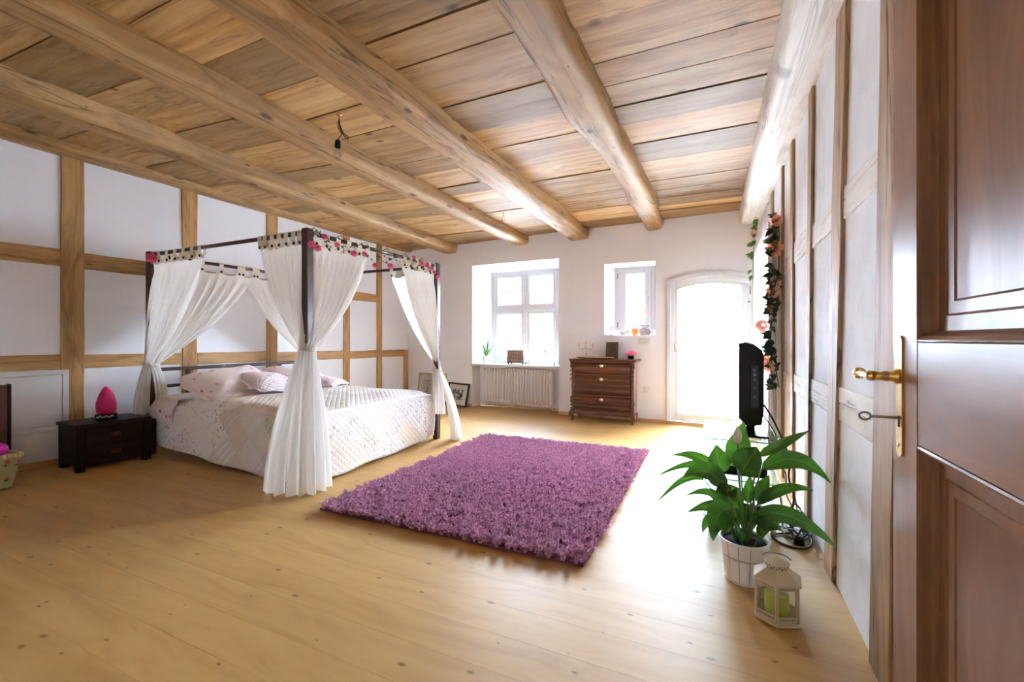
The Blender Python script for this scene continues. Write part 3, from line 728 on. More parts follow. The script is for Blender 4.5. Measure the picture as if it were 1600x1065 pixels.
obj('side_rail', MB().rbox(0.03, LX - 0.03, LY - 0.018, LY + 0.012, 0.20, 0.32, 0.004), M['bedwood_x'], bed)
obj('foot_rail', MB().rbox(LX - 0.018, LX + 0.012, 0.03, LY - 0.03, 0.20, 0.32, 0.004), M['bedwood'], bed)
obj('mattress', MB().rbox(0.05, LX - 0.03, 0.05, LY - 0.05, 0.22, 0.535, 0.05), M['cushion'], bed)
for yy in (0.3, LY - 0.3): obj('bed_foot', MB().rbox(LX / 2 - 0.03, LX / 2 + 0.03, yy - 0.03, yy + 0.03, 0, 0.21, 0.004), M['bedwood'], bed)

# quilt lying over the mattress with flaps down the near, foot and far sides
def nz(x, y_, s=1.0): return noise.noise(Vector((x * s, y_ * s, 3.7)))
def quilt():
    m = MB(); X0, X1, Y0, Y1, zt = -5.02, -2.985, 2.535, 4.245, 0.558
    def top(x, yy):
        ex = min(x - X0 + 0.25, X1 - x); ey = min(yy - Y0, Y1 - yy)
        e = min(ex, ey)
        rz = 0.05 * (1 - sst(e / 0.12))
        b = 0.03 * sst((X1 - x) / 1.5) + 0.018 * nz(x, yy, 1.7) + 0.007 * nz(x, yy, 5)
        return zt - rz + b * sst(e / 0.2)
    m.grid(lambda u, v: (lerp(X0, X1, u), lerp(Y0, Y1, v), top(lerp(X0, X1, u), lerp(Y0, Y1, v))), 60, 50, True, uvf=lambda u, v: (lerp(X0, X1, u), lerp(Y0, Y1, v)))
    def flap(x, t, L_):  # outward offset and drop along a hanging flap
        o = 0.035 * sst(t * 6) + 0.05 * t * (0.6 + 0.5 * nz(x, t, 2.3)) + 0.012 * math.sin(x * 9) * t
        return o, t * L_
    def near(u, v):
        x = lerp(X0, X1 - 0.03, u); Ld = lerp(0.40, 0.50, sst(u * 1.1)) + 0.012 * nz(x, 0.5, 3)
        o, d = flap(x, v, Ld); z0 = top(x, Y0)
        return (x, Y0 - o, z0 - d)
    m.grid(near, 60, 18, True, uvf=lambda u, v: (lerp(X0, X1, u), Y0 - 0.48 * v))
    def far(u, v):
        x = lerp(X0, X1 - 0.03, u); o, d = flap(x + 7, v, 0.48); return (x, Y1 + o * 0.8, top(x, Y1) - d)
    m.grid(lambda u, v: far(1 - u, v), 40, 10, True, uvf=lambda u, v: (lerp(X1, X0, u), Y1 + 0.48 * v))
    def foot(u, v):
        yy = lerp(Y0 + 0.02, Y1 - 0.02, u); 
        w = sst((u - 0.86) / 0.14)
        o, d = flap(yy + 3, v, lerp(0.49, 0.475, u) + 0.012 * nz(0.3, yy, 3)); z0 = top(X1, yy)
        o += 0.03 * v * math.sin(u * 7)
        return (X1 + 0.02 + o * 0.9 + 0.02 * w * v, yy + 0.03 * v * (0.5 - u) - 0.12 * w * v, z0 - d + 0.06 * w * v * v)
    m.grid(foot, 56, 18, True, uvf=lambda u, v: (X1 + 0.48 * v, lerp(Y0, Y1, u)))
    return m
q = obj('bedspread', quilt(), M['quilt'])
sol = q.modifiers.new('thick', 'SOLIDIFY'); sol.thickness = 0.012; sol.offset = -1
tag(q, 'beige patchwork bedspread with small floral prints over the bed', 'bedspread')
# rose-print valance sheet that peeks out under the bedspread at the far foot corner and at the head
tag(obj('bed_valance', MB().grid(lambda u, v: (-2.962 + 0.010 * math.sin(u * 25) + 0.018 * v, lerp(3.85, 4.225, u), lerp(0.50, 0.05, v)), 20, 8, True, uvf=lambda u, v: (u * 0.4, v * 0.45)), M['floral']), 'rose print valance showing under the lifted bedspread corner by the far foot post', 'valance')
tag(obj('fitted_sheet', MB().grid(lambda u, v: (lerp(-5.10, -4.72, u), (2.515 - 0.06 * sst((0.3 - v) * 6) if v < 0.3 else lerp(2.515, 3.2, (v - 0.3) / 0.7)), (lerp(0.36, 0.575, v / 0.3) if v < 0.3 else 0.575) + 0.015 * math.sin(u * 6)), 18, 30, True, uvf=lambda u, v: (u * 0.4, v * 0.9)), M['floral']), 'pink rose print sheet peeking out at the head of the bed above the nightstand', 'sheet')

def pillow_mesh(w, l, h_, seed, mat):
    m = MB()
    def fn(u, v):
        a = 2 * PI * u; b = PI * (v - 0.5)
        ca, sa, cb, sb = math.cos(a), math.sin(a), math.cos(b), math.sin(b)
        e = 0.55
        x = math.copysign(abs(ca) ** e, ca) * abs(cb) ** 0.45 * w / 2; yy = math.copysign(abs(sa) ** e, sa) * abs(cb) ** 0.45 * l / 2
        r = max(abs(x) / (w / 2), abs(yy) / (l / 2))
        z = sb * h_ / 2 * (1 - 0.75 * r ** 3) + 0.018 * noise.noise(Vector((x * 5, yy * 5, seed))) * (1 if sb > 0 else 0.3)
        return (x, yy, z)
    m.grid(fn, 48, 20, True, True, uvf=lambda u, v: (0.5 + 0.45 * math.cos(2 * PI * u) * math.cos(PI * (v - .5)) + 0.1 * v, 0.5 + 0.45 * math.sin(2 * PI * u) * math.cos(PI * (v - .5))))
    # scalloped flat hem round the cushion
    hem = []
    def hf(u, v):
        a = 2 * PI * u; ca, sa = math.cos(a), math.sin(a); e = 0.55
        k = 1.0 + v * (0.10 + 0.03 * math.sin(a * 14))
        return (math.copysign(abs(ca) ** e, ca) * w / 2 * k * 0.97, math.copysign(abs(sa) ** e, sa) * l / 2 * k * 0.97, 0.012 * math.sin(a * 9 + seed) * v - 0.015 * v)
    h = MB().grid(hf, 84, 2, True, True, uvf=lambda u, v: (u * 3, v * 0.1))
    return m, h
def pillow(label, loc, rot, w, l, h_, seed, mat, group):
    m, h = pillow_mesh(w, l, h_, seed, mat)
    t = tag(obj('pillow', m, mat, None, loc, rot), label, 'pillow', group)
    hm = obj('scalloped_hem', h, mat, t); return t
pillow('rose print pillow lying nearest on the bed, quilted on one half', (-4.62, 3.00, 0.70), (R(4), R(22), R(4)), 0.62, 0.86, 0.22, 1.2, M['floral'], 'bed pillows')
pillow('quilted rose print cushion leaning over the near pillow', (-4.36, 3.22, 0.69), (R(-6), R(16), R(-8)), 0.50, 0.56, 0.17, 3.2, M['floral_q'], 'bed pillows')
pillow('far rose print pillow beside the cream curtain', (-4.62, 3.78, 0.69), (R(-3), R(20), R(-3)), 0.56, 0.76, 0.20, 5.4, M['floral'], 'bed pillows')
pillow('white quilted cushion at the far side of the bed', (-4.30, 3.92, 0.64), (R(0), R(6), R(10)), 0.40, 0.42, 0.12, 7.7, M['floral_q'], 'bed pillows')

# ------------------------------------------------------------------ curtains of the canopy
def curtain(label, axis, fixed, a0, a1, post, zt_tie, ph0, ph1, zbot, rbot, ntab, seed, bot=(0, 0), rt=0.058, push=0.0):
    """axis 'x': rail along x at y=fixed from a0 (by the post) to a1; 'y' likewise."""
    rr = random.Random(seed)
    root = thing('bed_curtain', label, 'curtain', (post[0], post[1], 0), 0, 'cream canopy curtains tied to the bed posts')
    ztop = rail_z - 0.085
    nf = 7 + rr.random() * 2; NF2 = 5
    ph = rr.random() * 6
    def top(u, k=0.0):
        t = lerp(a0, a1, u)
        dip = 0.022 * abs(math.sin(PI * u * (ntab - 1)))
        z = ztop - dip
        return Vector((t, fixed, z)) if axis == 'x' else Vector((fixed, t, z))
    nrm = Vector((0, -1, 0)) if axis == 'x' else Vector((1, 0, 0))
    def tiep(u):
        a = R(lerp(ph0, ph1, u)); r_ = rt * (1 + 0.12 * math.sin(u * 40 + ph))
        return Vector((post[0] + math.cos(a) * r_, post[1] + math.sin(a) * r_, zt_tie))
    def botp(u):
        a = R(lerp(ph0, ph1, u)); r_ = rbot * (1 + 0.24 * math.sin(u * NF2 * 2 * PI + ph) + 0.08 * math.sin(u * 31 + ph * 2))
        return Vector((post[0] + bot[0] + math.cos(a) * r_, post[1] + bot[1] + math.sin(a) * r_, zbot + 0.006 * math.sin(u * 23)))
    m = MB()
    V0 = 0.62
    def fn(u, v):
        if v <= V0:
            t = v / V0
            A, B = top(u), tiep(u)
            w = t ** 1.22
            p = A.lerp(B, w); p.z = lerp(A.z, B.z, t)
            p.z -= 0.05 * math.sin(PI * t) * u
            amp = (0.022 + 0.006 * math.sin(u * 9)) * math.sin(PI * min(1, t * 0.9 + 0.12)) * sst(t * 6)
            fold = math.sin(u * nf * 2 * PI + ph + 0.6 * math.sin(t * 3)) + 0.4 * math.sin(u * nf * 4.3 * PI + ph * 2)
            p += nrm * (amp * fold + push * math.sin(PI * t))
            return p - Vector((post[0], post[1], 0))
        t = (v - V0) / (1 - V0)
        A, B = tiep(u), botp(u)
        p = A.lerp(B, 1 - (1 - t) ** 1.7); p.z = lerp(A.z, B.z, t)
        return p - Vector((post[0], post[1], 0))
    m.grid(fn, 72, 44, True)
    obj('drape', m, M['curtain'], root)
    # hem band along the top
    # tabs looped over the rail, each with a button
    dirv = 1 if a1 > a0 else -1
    for i in range(ntab):
        u = i / (ntab - 1); t = lerp(a0, a1, u) ; t = max(min(a0, a1) + 0.02, min(max(a0, a1) - 0.02, t))
        pr = [(0.0, -0.095), (0.024, -0.06), (0.026, 0.0), (0.018, 0.018), (0.0, 0.024), (-0.018, 0.018), (-0.026, 0.0), (-0.024, -0.06), (-0.002, -0.095)]
        ww = 0.025; tm = MB(); sl = rr.uniform(-0.012, 0.012) * 2
        vs = []
        for (o, z) in pr:
            for s_ in (-1, 1):
                al = s_ * ww + sl * (z / 0.1) * (1 if o >= 0 else -1)
                vs.append((al, -o, z) if axis == 'x' else (o, al, z))
        tm.add(vs, [(2 * k, 2 * k + 1, 2 * k + 3, 2 * k + 2) for k in range(len(pr) - 1)], True)
        pos = (t - post[0], fixed - post[1], rail_z) if axis == 'x' else (fixed - post[0], t - post[1], rail_z)
        tb = obj('tab', tm, M['tab'], root, pos)
        bmsh = MB().lathe([(0.0135, 0.0), (0.0135, 0.004), (0.009, 0.007), (1e-6, 0.0075)], 12)
        bo = obj('button', bmsh, M['button'], tb, (0.0, -0.021, -0.078) if axis == 'x' else (0.021, 0.0, -0.078), (R(90), 0, 0) if axis == 'x' else (0, R(90), 0))
    # cord tying the bundle to the post
    cp = [(math.cos(R(a)) * rt * 1.12, math.sin(R(a)) * rt * 1.12, zt_tie + 0.004 * math.sin(a)) for a in range(int(min(ph0, ph1)) - 30, int(max(ph0, ph1)) + 40, 10)]
    obj('tie_cord', MB().tube(cp, 0.006, 6), M['tab'], root)
    return root
curtain('cream curtain on the near canopy rail tied to the post beside the nightstand', 'x', NY, HX + 0.05, HX + 0.86, (HX, NY), 0.90, 215, 340, 0.42, 0.10, 7, 1, (0.0, -0.02))
curtain('cream curtain hanging inside on the headboard rail, swept to the nightstand post', 'y', HX, NY + 0.06, NY + 1.10, (HX, NY), 0.90, 330, 430, 0.50, 0.085, 6, 2, (0.03, 0.03))
curtain('cream curtain swept to the near foot post from the near canopy rail', 'x', NY, FX - 0.045, FX - 0.56, (FX, NY), 1.06, 300, 175, 0.008, 0.185, 7, 3, (-0.02, -0.10))
curtain('short inner curtain on the headboard rail swept to the far head post', 'y', HX, FY - 0.06, FY - 0.86, (HX, FY), 0.90, 290, 380, 0.50, 0.07, 5, 4)
curtain('sheer curtain on the foot rail swept to the near foot post', 'y', FX, NY + 0.05, NY + 0.66, (FX, NY), 1.06, 270, 405, 0.008, 0.17, 6, 5, (0.07, -0.09))
curtain('sheer curtain on the foot rail tied to the post by the leaning pictures', 'y', FX, FY - 0.05, FY - 0.62, (FX, FY), 0.78, 330, 440, 0.008, 0.15, 6, 6, (0.11, 0.03))
curtain('inner curtain on the far canopy rail swept to the far foot post', 'x', FY, FX - 0.05, FX - 0.66, (FX, FY), 0.78, 260, 350, 0.30, 0.085, 4, 7, (0.03, 0.0))

# ------------------------------------------------------------------ roses and leaves
def rose_mb(r=1.0, open_=1.0, seed=0):
    m = MB(); rr = random.Random(seed)
    layers = [(3, 0.17, 0.92, 0.0), (4, 0.32, 0.90, 0.08), (5, 0.50, 0.84, 0.18), (5, 0.70, 0.74, 0.36), (6, 0.90, 0.58, 0.55)]
    for li, (k, rad, hgt, lean) in enumerate(layers):
        for j in range(k):
            a0 = 2 * PI * (j + 0.5 * (li % 2)) / k + rr.uniform(-.15, .15); wd = 2.7 / k * 1.25
            def fn(u, v):
                a = a0 + (u - 0.5) * 2 * wd * (0.45 + 0.55 * math.sin(PI * min(1, 0.15 + v * 0.75)))
                rr_ = rad * (0.35 + 0.65 * v ** 0.8) * (1 + lean * 0.25 * v ** 3)
                z = hgt * v - lean * 0.28 * v ** 3 - 0.16 * (abs(u - 0.5) * 2) ** 2 * v
                return (r * rr_ * math.cos(a), r * rr_ * math.sin(a), r * z * 0.9)
            m.grid(fn, 4, 4, True)
    return m
def leaf_mb(l=1.0, w=0.55):
    def fn(u, v):
        ww = w * math.sin(PI * v ** 0.8) * (0.5 if v < 1 else 0) + 0.001
        return ((u - 0.5) * 2 * ww * l, v * l, l * (0.10 * math.sin(PI * v) - 0.12 * v * v + 0.10 * abs(u - .5) * 2 * math.sin(PI * v)))
    return MB().grid(fn, 4, 7, True)
def rot_to(d, roll=0.0):
    d = Vector(d).normalized(); qn = Vector((0, 0, 1)).rotation_difference(d)
    return (qn.to_matrix().to_4x4() @ Matrix.Rotation(roll, 4, 'Z')).to_euler()
def leaf_rot(d, up=(0, 0, 1), roll=0.0):
    d = Vector(d).normalized(); up = Vector(up); x = d.cross(up)
    if x.length < 1e-4: x = Vector((1, 0, 0))
    x.normalize(); z = x.cross(d)
    return (Matrix((x, d, z)).transposed().to_4x4() @ Matrix.Rotation(roll, 4, 'Y')).to_euler()
R_pink = [rose_mb(1, 1, s).mesh('rose', M['pink_rose']) for s in (1, 2)]
R_peach = rose_mb(1, 1, 3).mesh('rose', M['peach_rose']); R_pale = rose_mb(1, 1, 4).mesh('rose', M['pale_rose'])
L_dark = leaf_mb().mesh('leaf', M['leaf_dark']); L_olive = leaf_mb().mesh('leaf', M['leaf_olive'])

g = thing('rose_garland', 'garland of small pink roses wound along the canopy foot rail', 'garland', (FX, NY, rail_z))
vp = [(0.02 + 0.022 * math.cos(i * 1.1), -0.02 + i * 0.05, 0.012 + 0.03 * math.sin(i * 1.1)) for i in range(37)]
obj('vine', MB().tube(spl(vp, 3), 0.003, 5), M['leaf_olive'], g)
rr = random.Random(11)
for (yy, z) in ((0.0, -0.10), (0.06, -0.12), (0.13, -0.015), (0.26, -0.055), (0.45, -0.095), (0.58, -0.075), (0.72, -0.16), (0.93, -0.13), (1.30, 0.015), (1.44, -0.03), (1.53, -0.03), (1.60, -0.06), (1.68, -0.09), (1.74, -0.14)):
    link('rose', R_pink[rr.randrange(2)], g, (0.04, yy, z), rot_to((0.8, -0.5, 0.25), rr.random() * 6), rr.uniform(0.022, 0.032))
for i in range(70):
    yy = rr.uniform(-0.02, 1.76); d = (rr.uniform(0.1, 1), rr.uniform(-1, 1), rr.uniform(-1, 0.4))
    link('leaf', L_olive, g, (0.025, yy, rr.uniform(-0.10, 0.02)), leaf_rot(d, (rr.uniform(-1, 1), rr.uniform(-1, 1), 0.6)), rr.uniform(0.03, 0.05))
ro = thing('silk_rose', 'single large pink rose pinned at the canopy corner above the nightstand', 'flower', (HX + 0.12, NY - 0.045, rail_z - 0.055))
link('rose', R_pink[0], ro, (0, 0, 0), rot_to((0.45, -0.85, 0.1)), (0.06, 0.05, 0.05))

# ================================================================== BESIDE THE BED
ns = thing('nightstand', 'low black-brown nightstand with two drawers beside the bed', 'nightstand', (-5.20, 2.14, 0), R(-2.5))
# local: front faces +x
obj('body', MB().rbox(-0.15, 0.225, -0.262, 0.262, 0.05, 0.385, 0.004), M['night'], ns)
obj('top', MB().rbox(-0.165, 0.245, -0.275, 0.275, 0.383, 0.412, 0.005), M['night'], ns)
for (x, yy) in ((-0.12, -0.235), (-0.12, 0.235), (0.215, -0.24), (0.215, 0.24)): obj('leg', MB().rbox(x - 0.03, x + 0.03, yy - 0.03, yy + 0.03, 0, 0.385, 0.004), M['night'], ns)
for z0, z1 in ((0.215, 0.37), (0.07, 0.205)):
    d = obj('drawer', MB().rbox(0.215, 0.238, -0.205, 0.205, z0, z1, 0.004), M['night'], ns)
    zc_ = (z0 + z1) / 2
    obj('handle', MB().rbox(0.238, 0.243, -0.035, 0.035, zc_ - 0.018, zc_ + 0.018, 0.002).tube(bez((0.243, -0.025, zc_ + 0.01), (0.262, 0, zc_ - 0.022), (0.243, 0.025, zc_ + 0.01)), 0.004, 6), plain('dark_copper_pull', (0.10, 0.035, 0.02), 0.4, 0.7), d)
lp = thing('table_lamp', 'magenta pointed egg-shaped lamp on the dark nightstand', 'lamp', (-5.12, 2.125, 0.412))
obj('shade', MB().lathe([(0.062, 0.055), (0.071, 0.085), (0.074, 0.12), (0.071, 0.155), (0.061, 0.20), (0.047, 0.24), (0.030, 0.275), (0.014, 0.297), (0.003, 0.306), (1e-5, 0.307)], 32), M['magenta'], lp)
obj('base', MB().lathe([(0.075, 0), (0.08, 0.004), (0.08, 0.045), (0.074, 0.052), (0.060, 0.056)], 32), M['black'], lp)
obj('base_ornament', MB().tube([(0.081 * math.cos(a), 0.081 * math.sin(a), 0.034 + 0.008 * math.sin(a * 12)) for a in [R(-75 + 5 * i) for i in range(19)]], 0.006, 6), M['silver'], lp)
# white hatch in the wall
wp = thing('wall_hatch', 'white painted access panel in the wall left of the nightstand', 'panel', lwp(0, 0, 0), LR)
obj('hatch_frame', frame_ring(MB(), -0.95, 0.0, 0, 1, 0.01, 0, 0.01) and MB().rbox(0, 0.022, -0.92, 0.368, 0.825, 0.868, 0.002).rbox(0, 0.022, 0.325, 0.368, 0.355, 0.825, 0.002).rbox(0, 0.022, -0.92, 0.325, 0.315, 0.36, 0.002).rbox(0, 0.022, -0.92, -0.88, 0.36, 0.825, 0.002), M['white'], wp)
obj('hatch_door', MB().rbox(0, 0.018, -0.876, 0.322, 0.363, 0.822, 0.002), M['white'], wp)
bd = thing('wooden_board', 'dark reddish wooden board propped against the wall behind the painted tub', 'board', lwp(0.0, 0, 0), LR)
obj('panel', MB().rbox(0.027, 0.052, -0.62, -0.012, 0.05, 0.762, 0.004), M['mahog'], bd)
obj('edge_strip', MB().rbox(0.0245, 0.058, -0.03, -0.006, 0.05, 0.768, 0.004), M['night'], bd)
for yy in (-0.55, -0.08): obj('foot', MB().rbox(0.0245, 0.056, yy - 0.03, yy + 0.03, 0.0, 0.052, 0.003), M['night'], bd)
tb = thing('painted_tub', 'flared green tub painted with pink flowers at the left edge', 'tub', (-5.06, 1.355, 0), R(6))
w0, w1 = 0.11, 0.15
tbm = MB().hexa([(-w0, -w0, 0.012), (w0, -w0, 0.012), (w0, w0, 0.012), (-w0, w0, 0.012), (-w1, -w1, 0.245), (w1, -w1, 0.245), (w1, w1, 0.245), (-w1, w1, 0.245)])
obj('body', tbm, M['tole'], tb)
rm = MB()
for i in range(10):
    a = -w1 + (i + 0.5) * w1 / 5; 
    for (x, yy) in ((a, -w1), (a, w1), (-w1, a), (w1, a)): rm.rbox(x - 0.0145, x + 0.0145, yy - 0.0145, yy + 0.0145, 0.236, 0.272, 0.005)
obj('scalloped_rim', rm, plain('straw_rim', (0.52, 0.42, 0.18), 0.6, var=0.2), tb)
for (x, yy) in ((-.09, -.09), (.09, -.09), (.09, .09), (-.09, .09)): obj('foot', MB().ball((x, yy, 0.012), 0.014, 10, 6), M['oldbrass'], tb)
yarn = MB(); yarn.ball((0, 0, 0), 0.075, 20, 14, 1.1, 1.1, 0.75)
yarn.v = [tuple(Vector(p) * (1 + 0.10 * noise.noise(Vector(p) * 22))) for p in yarn.v]
tag(obj('crumpled_cloth', yarn, plain('pink_fabric', (0.62, 0.02, 0.34), 0.7, var=0.2), None, (-5.05, 1.40, 0.297)), 'crumpled bright pink cloth in the painted tub', 'cloth')

# ================================================================== RUG
def rug():
    W, Lr = 1.82, 2.42
    t = thing('shag_rug', 'thick purple shag rug in the middle of the floor', 'rug', (-1.53, 3.37, 0), R(0.6))
    obj('backing', MB().rbox(-W / 2, W / 2, -Lr / 2, Lr / 2, 0.001, 0.016, 0.004), plain('rug_backing', (0.22, 0.06, 0.14), 0.9, var=0.3), t)
    rs = np.random.RandomState(3); NC = 10500; K = 12; N = NC * K
    cx0 = rs.uniform(-W / 2, W / 2, NC); cy0 = rs.uniform(-Lr / 2, Lr / 2, NC); ch = rs.rand(NC)
    dxy = rs.uniform(0, 2 * np.pi, (NC, K)); dr_ = 0.0075 * np.sqrt(rs.rand(NC, K))
    x = (cx0[:, None] + dr_ * np.cos(dxy)).ravel(); y_ = (cy0[:, None] + dr_ * np.sin(dxy)).ravel()
    ang = rs.uniform(0, 2 * np.pi, N); hgt = (0.018 + 0.024 * ch[:, None] + 0.006 * rs.rand(NC, K)).ravel(); wd = 0.0034 + 0.0022 * rs.rand(N)
    tl = rs.uniform(0, 2 * np.pi, NC); ta = 0.010 * rs.rand(NC)
    la = 0.0; lean = 1.0
    LXt = ((ta * np.cos(tl))[:, None] + 1.3 * dr_ * np.cos(dxy)).ravel(); LYt = ((ta * np.sin(tl))[:, None] + 1.3 * dr_ * np.sin(dxy)).ravel()
    edge = np.minimum(W / 2 - np.abs(x), Lr / 2 - np.abs(y_)); out = np.clip(1 - edge / 0.03, 0, 1) * 0.018
    ox = np.where(W / 2 - np.abs(x) < 0.03, np.sign(x), 0) * out; oy = np.where(Lr / 2 - np.abs(y_) < 0.03, np.sign(y_), 0) * out
    ca, sa = np.cos(ang), np.sin(ang); lx, lyy = LXt, LYt
    V = np.zeros((N, 6, 3), np.float32)
    for k, (f, hz) in enumerate(((0.0, 0.0), (0.45, 0.62), (1.25, 1.0))):
        cx = x + (lx + ox) * f; cy = y_ + (lyy + oy) * f; ww = wd * (1.0, 1.15, 0.75)[k]; a2 = 0.9 * k
        c2, s2 = np.cos(ang + a2), np.sin(ang + a2)
        V[:, 2 * k, 0] = cx - c2 * ww; V[:, 2 * k, 1] = cy - s2 * ww; V[:, 2 * k + 1, 0] = cx + c2 * ww; V[:, 2 * k + 1, 1] = cy + s2 * ww
        V[:, 2 * k, 2] = V[:, 2 * k + 1, 2] = 0.012 + hgt * hz
    base = (np.arange(N) * 6)[:, None]
    F = np.concatenate([base + np.array([[0, 1, 3, 2]]), base + np.array([[2, 3, 5, 4]])], 1).reshape(-1, 4).astype(np.int32)
    me = bpy.data.meshes.new('pile'); me.vertices.add(N * 6); me.vertices.foreach_set('co', V.ravel())
    me.loops.add(F.size); me.loops.foreach_set('vertex_index', F.ravel()); me.polygons.add(len(F))
    me.polygons.foreach_set('loop_start', np.arange(0, F.size, 4, dtype=np.int32)); me.update(calc_edges=True)
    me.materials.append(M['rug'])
    p = link('pile', me, t); p['kind'] = 'stuff'
rug()

# ================================================================== DRESSER
ds = thing('dresser', 'antique dark mahogany dresser with three wavy-fronted drawers', 'dresser', (-1.445, 6.055, 0), R(-1.0))
W2, D = 0.435, 0.33     # local: front at y=0, back at y=D
obj('carcass', MB().rbox(-W2 + 0.012, W2 - 0.012, 0.03, D, 0.115, 0.84, 0.004), M['mahog_glare'], ds)
tp = MB().rbox(-W2 - 0.03, W2 + 0.045, -0.035, D + 0.005, 0.852, 0.877, 0.008).rbox(-W2 - 0.015, W2 + 0.02, -0.02, D, 0.835, 0.853, 0.006)
obj('top', tp, M['mahog'], ds)
obj('plinth', MB().rbox(-W2 + 0.01, W2 - 0.01, 0.0, 0.05, 0.10, 0.165, 0.012), M['mahog'], ds)
def drawer_front(z0, z1, waves):
    n = 10 * waves; poly = [(0.05, z0), ]
    for i in range(n + 1):
        t = i / n; b = 0.5 - 0.5 * math.cos(2 * PI * t * waves)
        poly.append((0.022 - 0.040 * b, lerp(z0, z1, t)))
    poly.append((0.05, z1))
    m = MB(); vs = []; fs = []; k = len(poly)
    for x in (-W2 + 0.045, W2 - 0.045): vs += [(x, p[0], p[1]) for p in poly]
    fs = [tuple(range(k)), tuple(k + i for i in range(k))[::-1]]
    m.add(vs, fs)
    m.add(vs, [(i, i + k, (i + 1) % k + k, (i + 1) % k) for i in range(k)], True)
    return m
for (z0, z1, wv, hz) in ((0.664, 0.832, 1, 0.785), (0.378, 0.655, 2, 0.60), (0.17, 0.368, 2, 0.318)):
    d = obj('drawer', drawer_front(z0, z1, wv), M['mahog'], ds)
    es = obj('escutcheon', MB().lathe([(0.026, 0), (0.026, 0.004), (0.016, 0.012), (1e-6, 0.016)], 20, (0, 0, 0), True, 1, 0.8), M['terra'], d, (0.0, -0.014, hz), (R(90), 0, 0))
    wg = MB()
    for s_ in (-1, 1):
        wg.tube(spl([(s_ * 0.022, 0, -0.004), (s_ * 0.04, 0, 0.012), (s_ * 0.055, 0, -0.004), (s_ * 0.066, 0, 0.014)], 5), [0.006 - 0.0002 * i for i in range(16)], 6)
    obj('scroll', wg, M['brass'], d, (0.0, -0.010, hz), (0, 0, 0))
    obj('beading', MB().rbox(-W2 + 0.03, W2 - 0.03, 0.0, 0.03, z1 - 0.001, z1 + 0.007, 0.002), M['mahog_glare'], ds)
for s_ in (-1, 1):
    x = s_ * (W2 - 0.02)
    obj('corner_post', MB().rbox(x - 0.022, x + 0.022, 0.008, 0.06, 0.10, 0.84, 0.008), M['mahog'], ds)
    for (za, zb) in ((0.60, 0.83), (0.13, 0.33)):
        cm = MB(); n = 9
        for i in range(n):
            t = i / (n - 1); z = lerp(zb, za, t); r_ = 0.026 * (1 - 0.55 * t) * (1.0 if i % 2 == 0 else 0.78)
            cm.ball((x + s_ * (0.012 + 0.010 * math.sin(t * 7)), 0.006 - 0.012 * math.cos(t * 5), z), r_, 8, 6, 0.8, 0.75, 0.9)
            if i % 2 == 0: cm.tube(bez((x + s_ * 0.01, 0.0, z), (x + s_ * 0.034, -0.015, z + 0.006), (x + s_ * 0.022, -0.02, z - 0.02), 6), [0.008, 0.008, 0.007, 0.007, 0.006, 0.005, 0.003], 6)
        obj('carved_ornament', cm, M['mahog'], ds)
    # cabriole foot
    fp = spl([(x, 0.02, 0.13), (x + s_ * 0.028, -0.012, 0.095), (x + s_ * 0.004, 0.012, 0.05), (x - s_ * 0.0, 0.0, 0.022), (x + s_ * 0.012, -0.022, 0.016)], 5)
    fr_ = [lerp(0.045, 0.014, min(1, (i / 15)) ** 0.7) for i in range(len(fp))]; fr_[-3:] = [0.016, 0.017, 0.012]
    obj('front_foot', MB().tube(fp, fr_, 10), M['mahog'], ds)
    obj('back_foot', MB().rbox(x - 0.025, x + 0.02, D - 0.06, D - 0.01, 0, 0.13, 0.004), M['mahog_glare'], ds)

ZD = 0.877
cd = thing('candelabra', 'three-armed brass candelabra on the dresser', 'candelabra', (-1.715, 6.24, ZD))
obj('stem', MB().lathe([(0.042, 0), (0.044, 0.006), (0.030, 0.012), (0.012, 0.022), (0.008, 0.04), (0.013, 0.055), (0.007, 0.07), (0.006, 0.12), (0.011, 0.135), (0.006, 0.15), (0.007, 0.20), (0.014, 0.213), (0.007, 0.222), (0.014, 0.235), (0.015, 0.25), (0.010, 0.25), (0.009, 0.235)], 16), M['oldbrass'], cd)
for s_ in (-1, 1):
    arm = obj('arm', MB().tube(spl([(s_ * 0.006, 0, 0.16), (s_ * 0.035, 0, 0.135), (s_ * 0.075, 0, 0.125), (s_ * 0.102, 0, 0.15), (s_ * 0.105, 0, 0.175)], 5), 0.0048, 8), M['oldbrass'], cd)
    obj('candle_cup', MB().lathe([(0.005, 0.17), (0.018, 0.178), (0.019, 0.182), (0.010, 0.186), (0.013, 0.20), (0.013, 0.215), (0.009, 0.215), (0.008, 0.20)], 14, (s_ * 0.105, 0, 0)), M['oldbrass'], arm)
try_ = thing('brass_tray', 'long shallow brass tray at the front of the dresser top', 'tray', (-1.56, 6.13, ZD), R(-1))
obj('dish', MB().lathe([(0.0001, 0.004), (0.22, 0.004), (0.25, 0.010), (0.27, 0.024), (0.265, 0.026), (0.245, 0.014), (0.22, 0.008), (0.0001, 0.008)], 40, (0, 0, 0), True, 1, 0.27), M['brass'], try_)
obj('rim_beads', MB().add([], []) .tube([(0.268 * math.cos(a), 0.268 * 0.27 * math.sin(a), 0.026 + 0.003 * math.sin(a * 24)) for a in [2 * PI * i / 72 for i in range(72)]], 0.005, 6, True, True), M['oldbrass'], try_)
sh = MB().ball((0, 0, 0.03), 0.04, 16, 10, 1.25, 0.7, 0.75)
sh.v = [tuple(Vector(p) * (1 + 0.12 * math.sin(p[0] * 160))) for p in sh.v]
tag(obj('seashell', sh, plain('pearl_shell', (0.74, 0.70, 0.67), 0.35, var=0.1), None, (-1.60, 6.27, ZD + 0.003), (0, 0, R(15))), 'small ridged white shell behind the brass tray', 'shell')
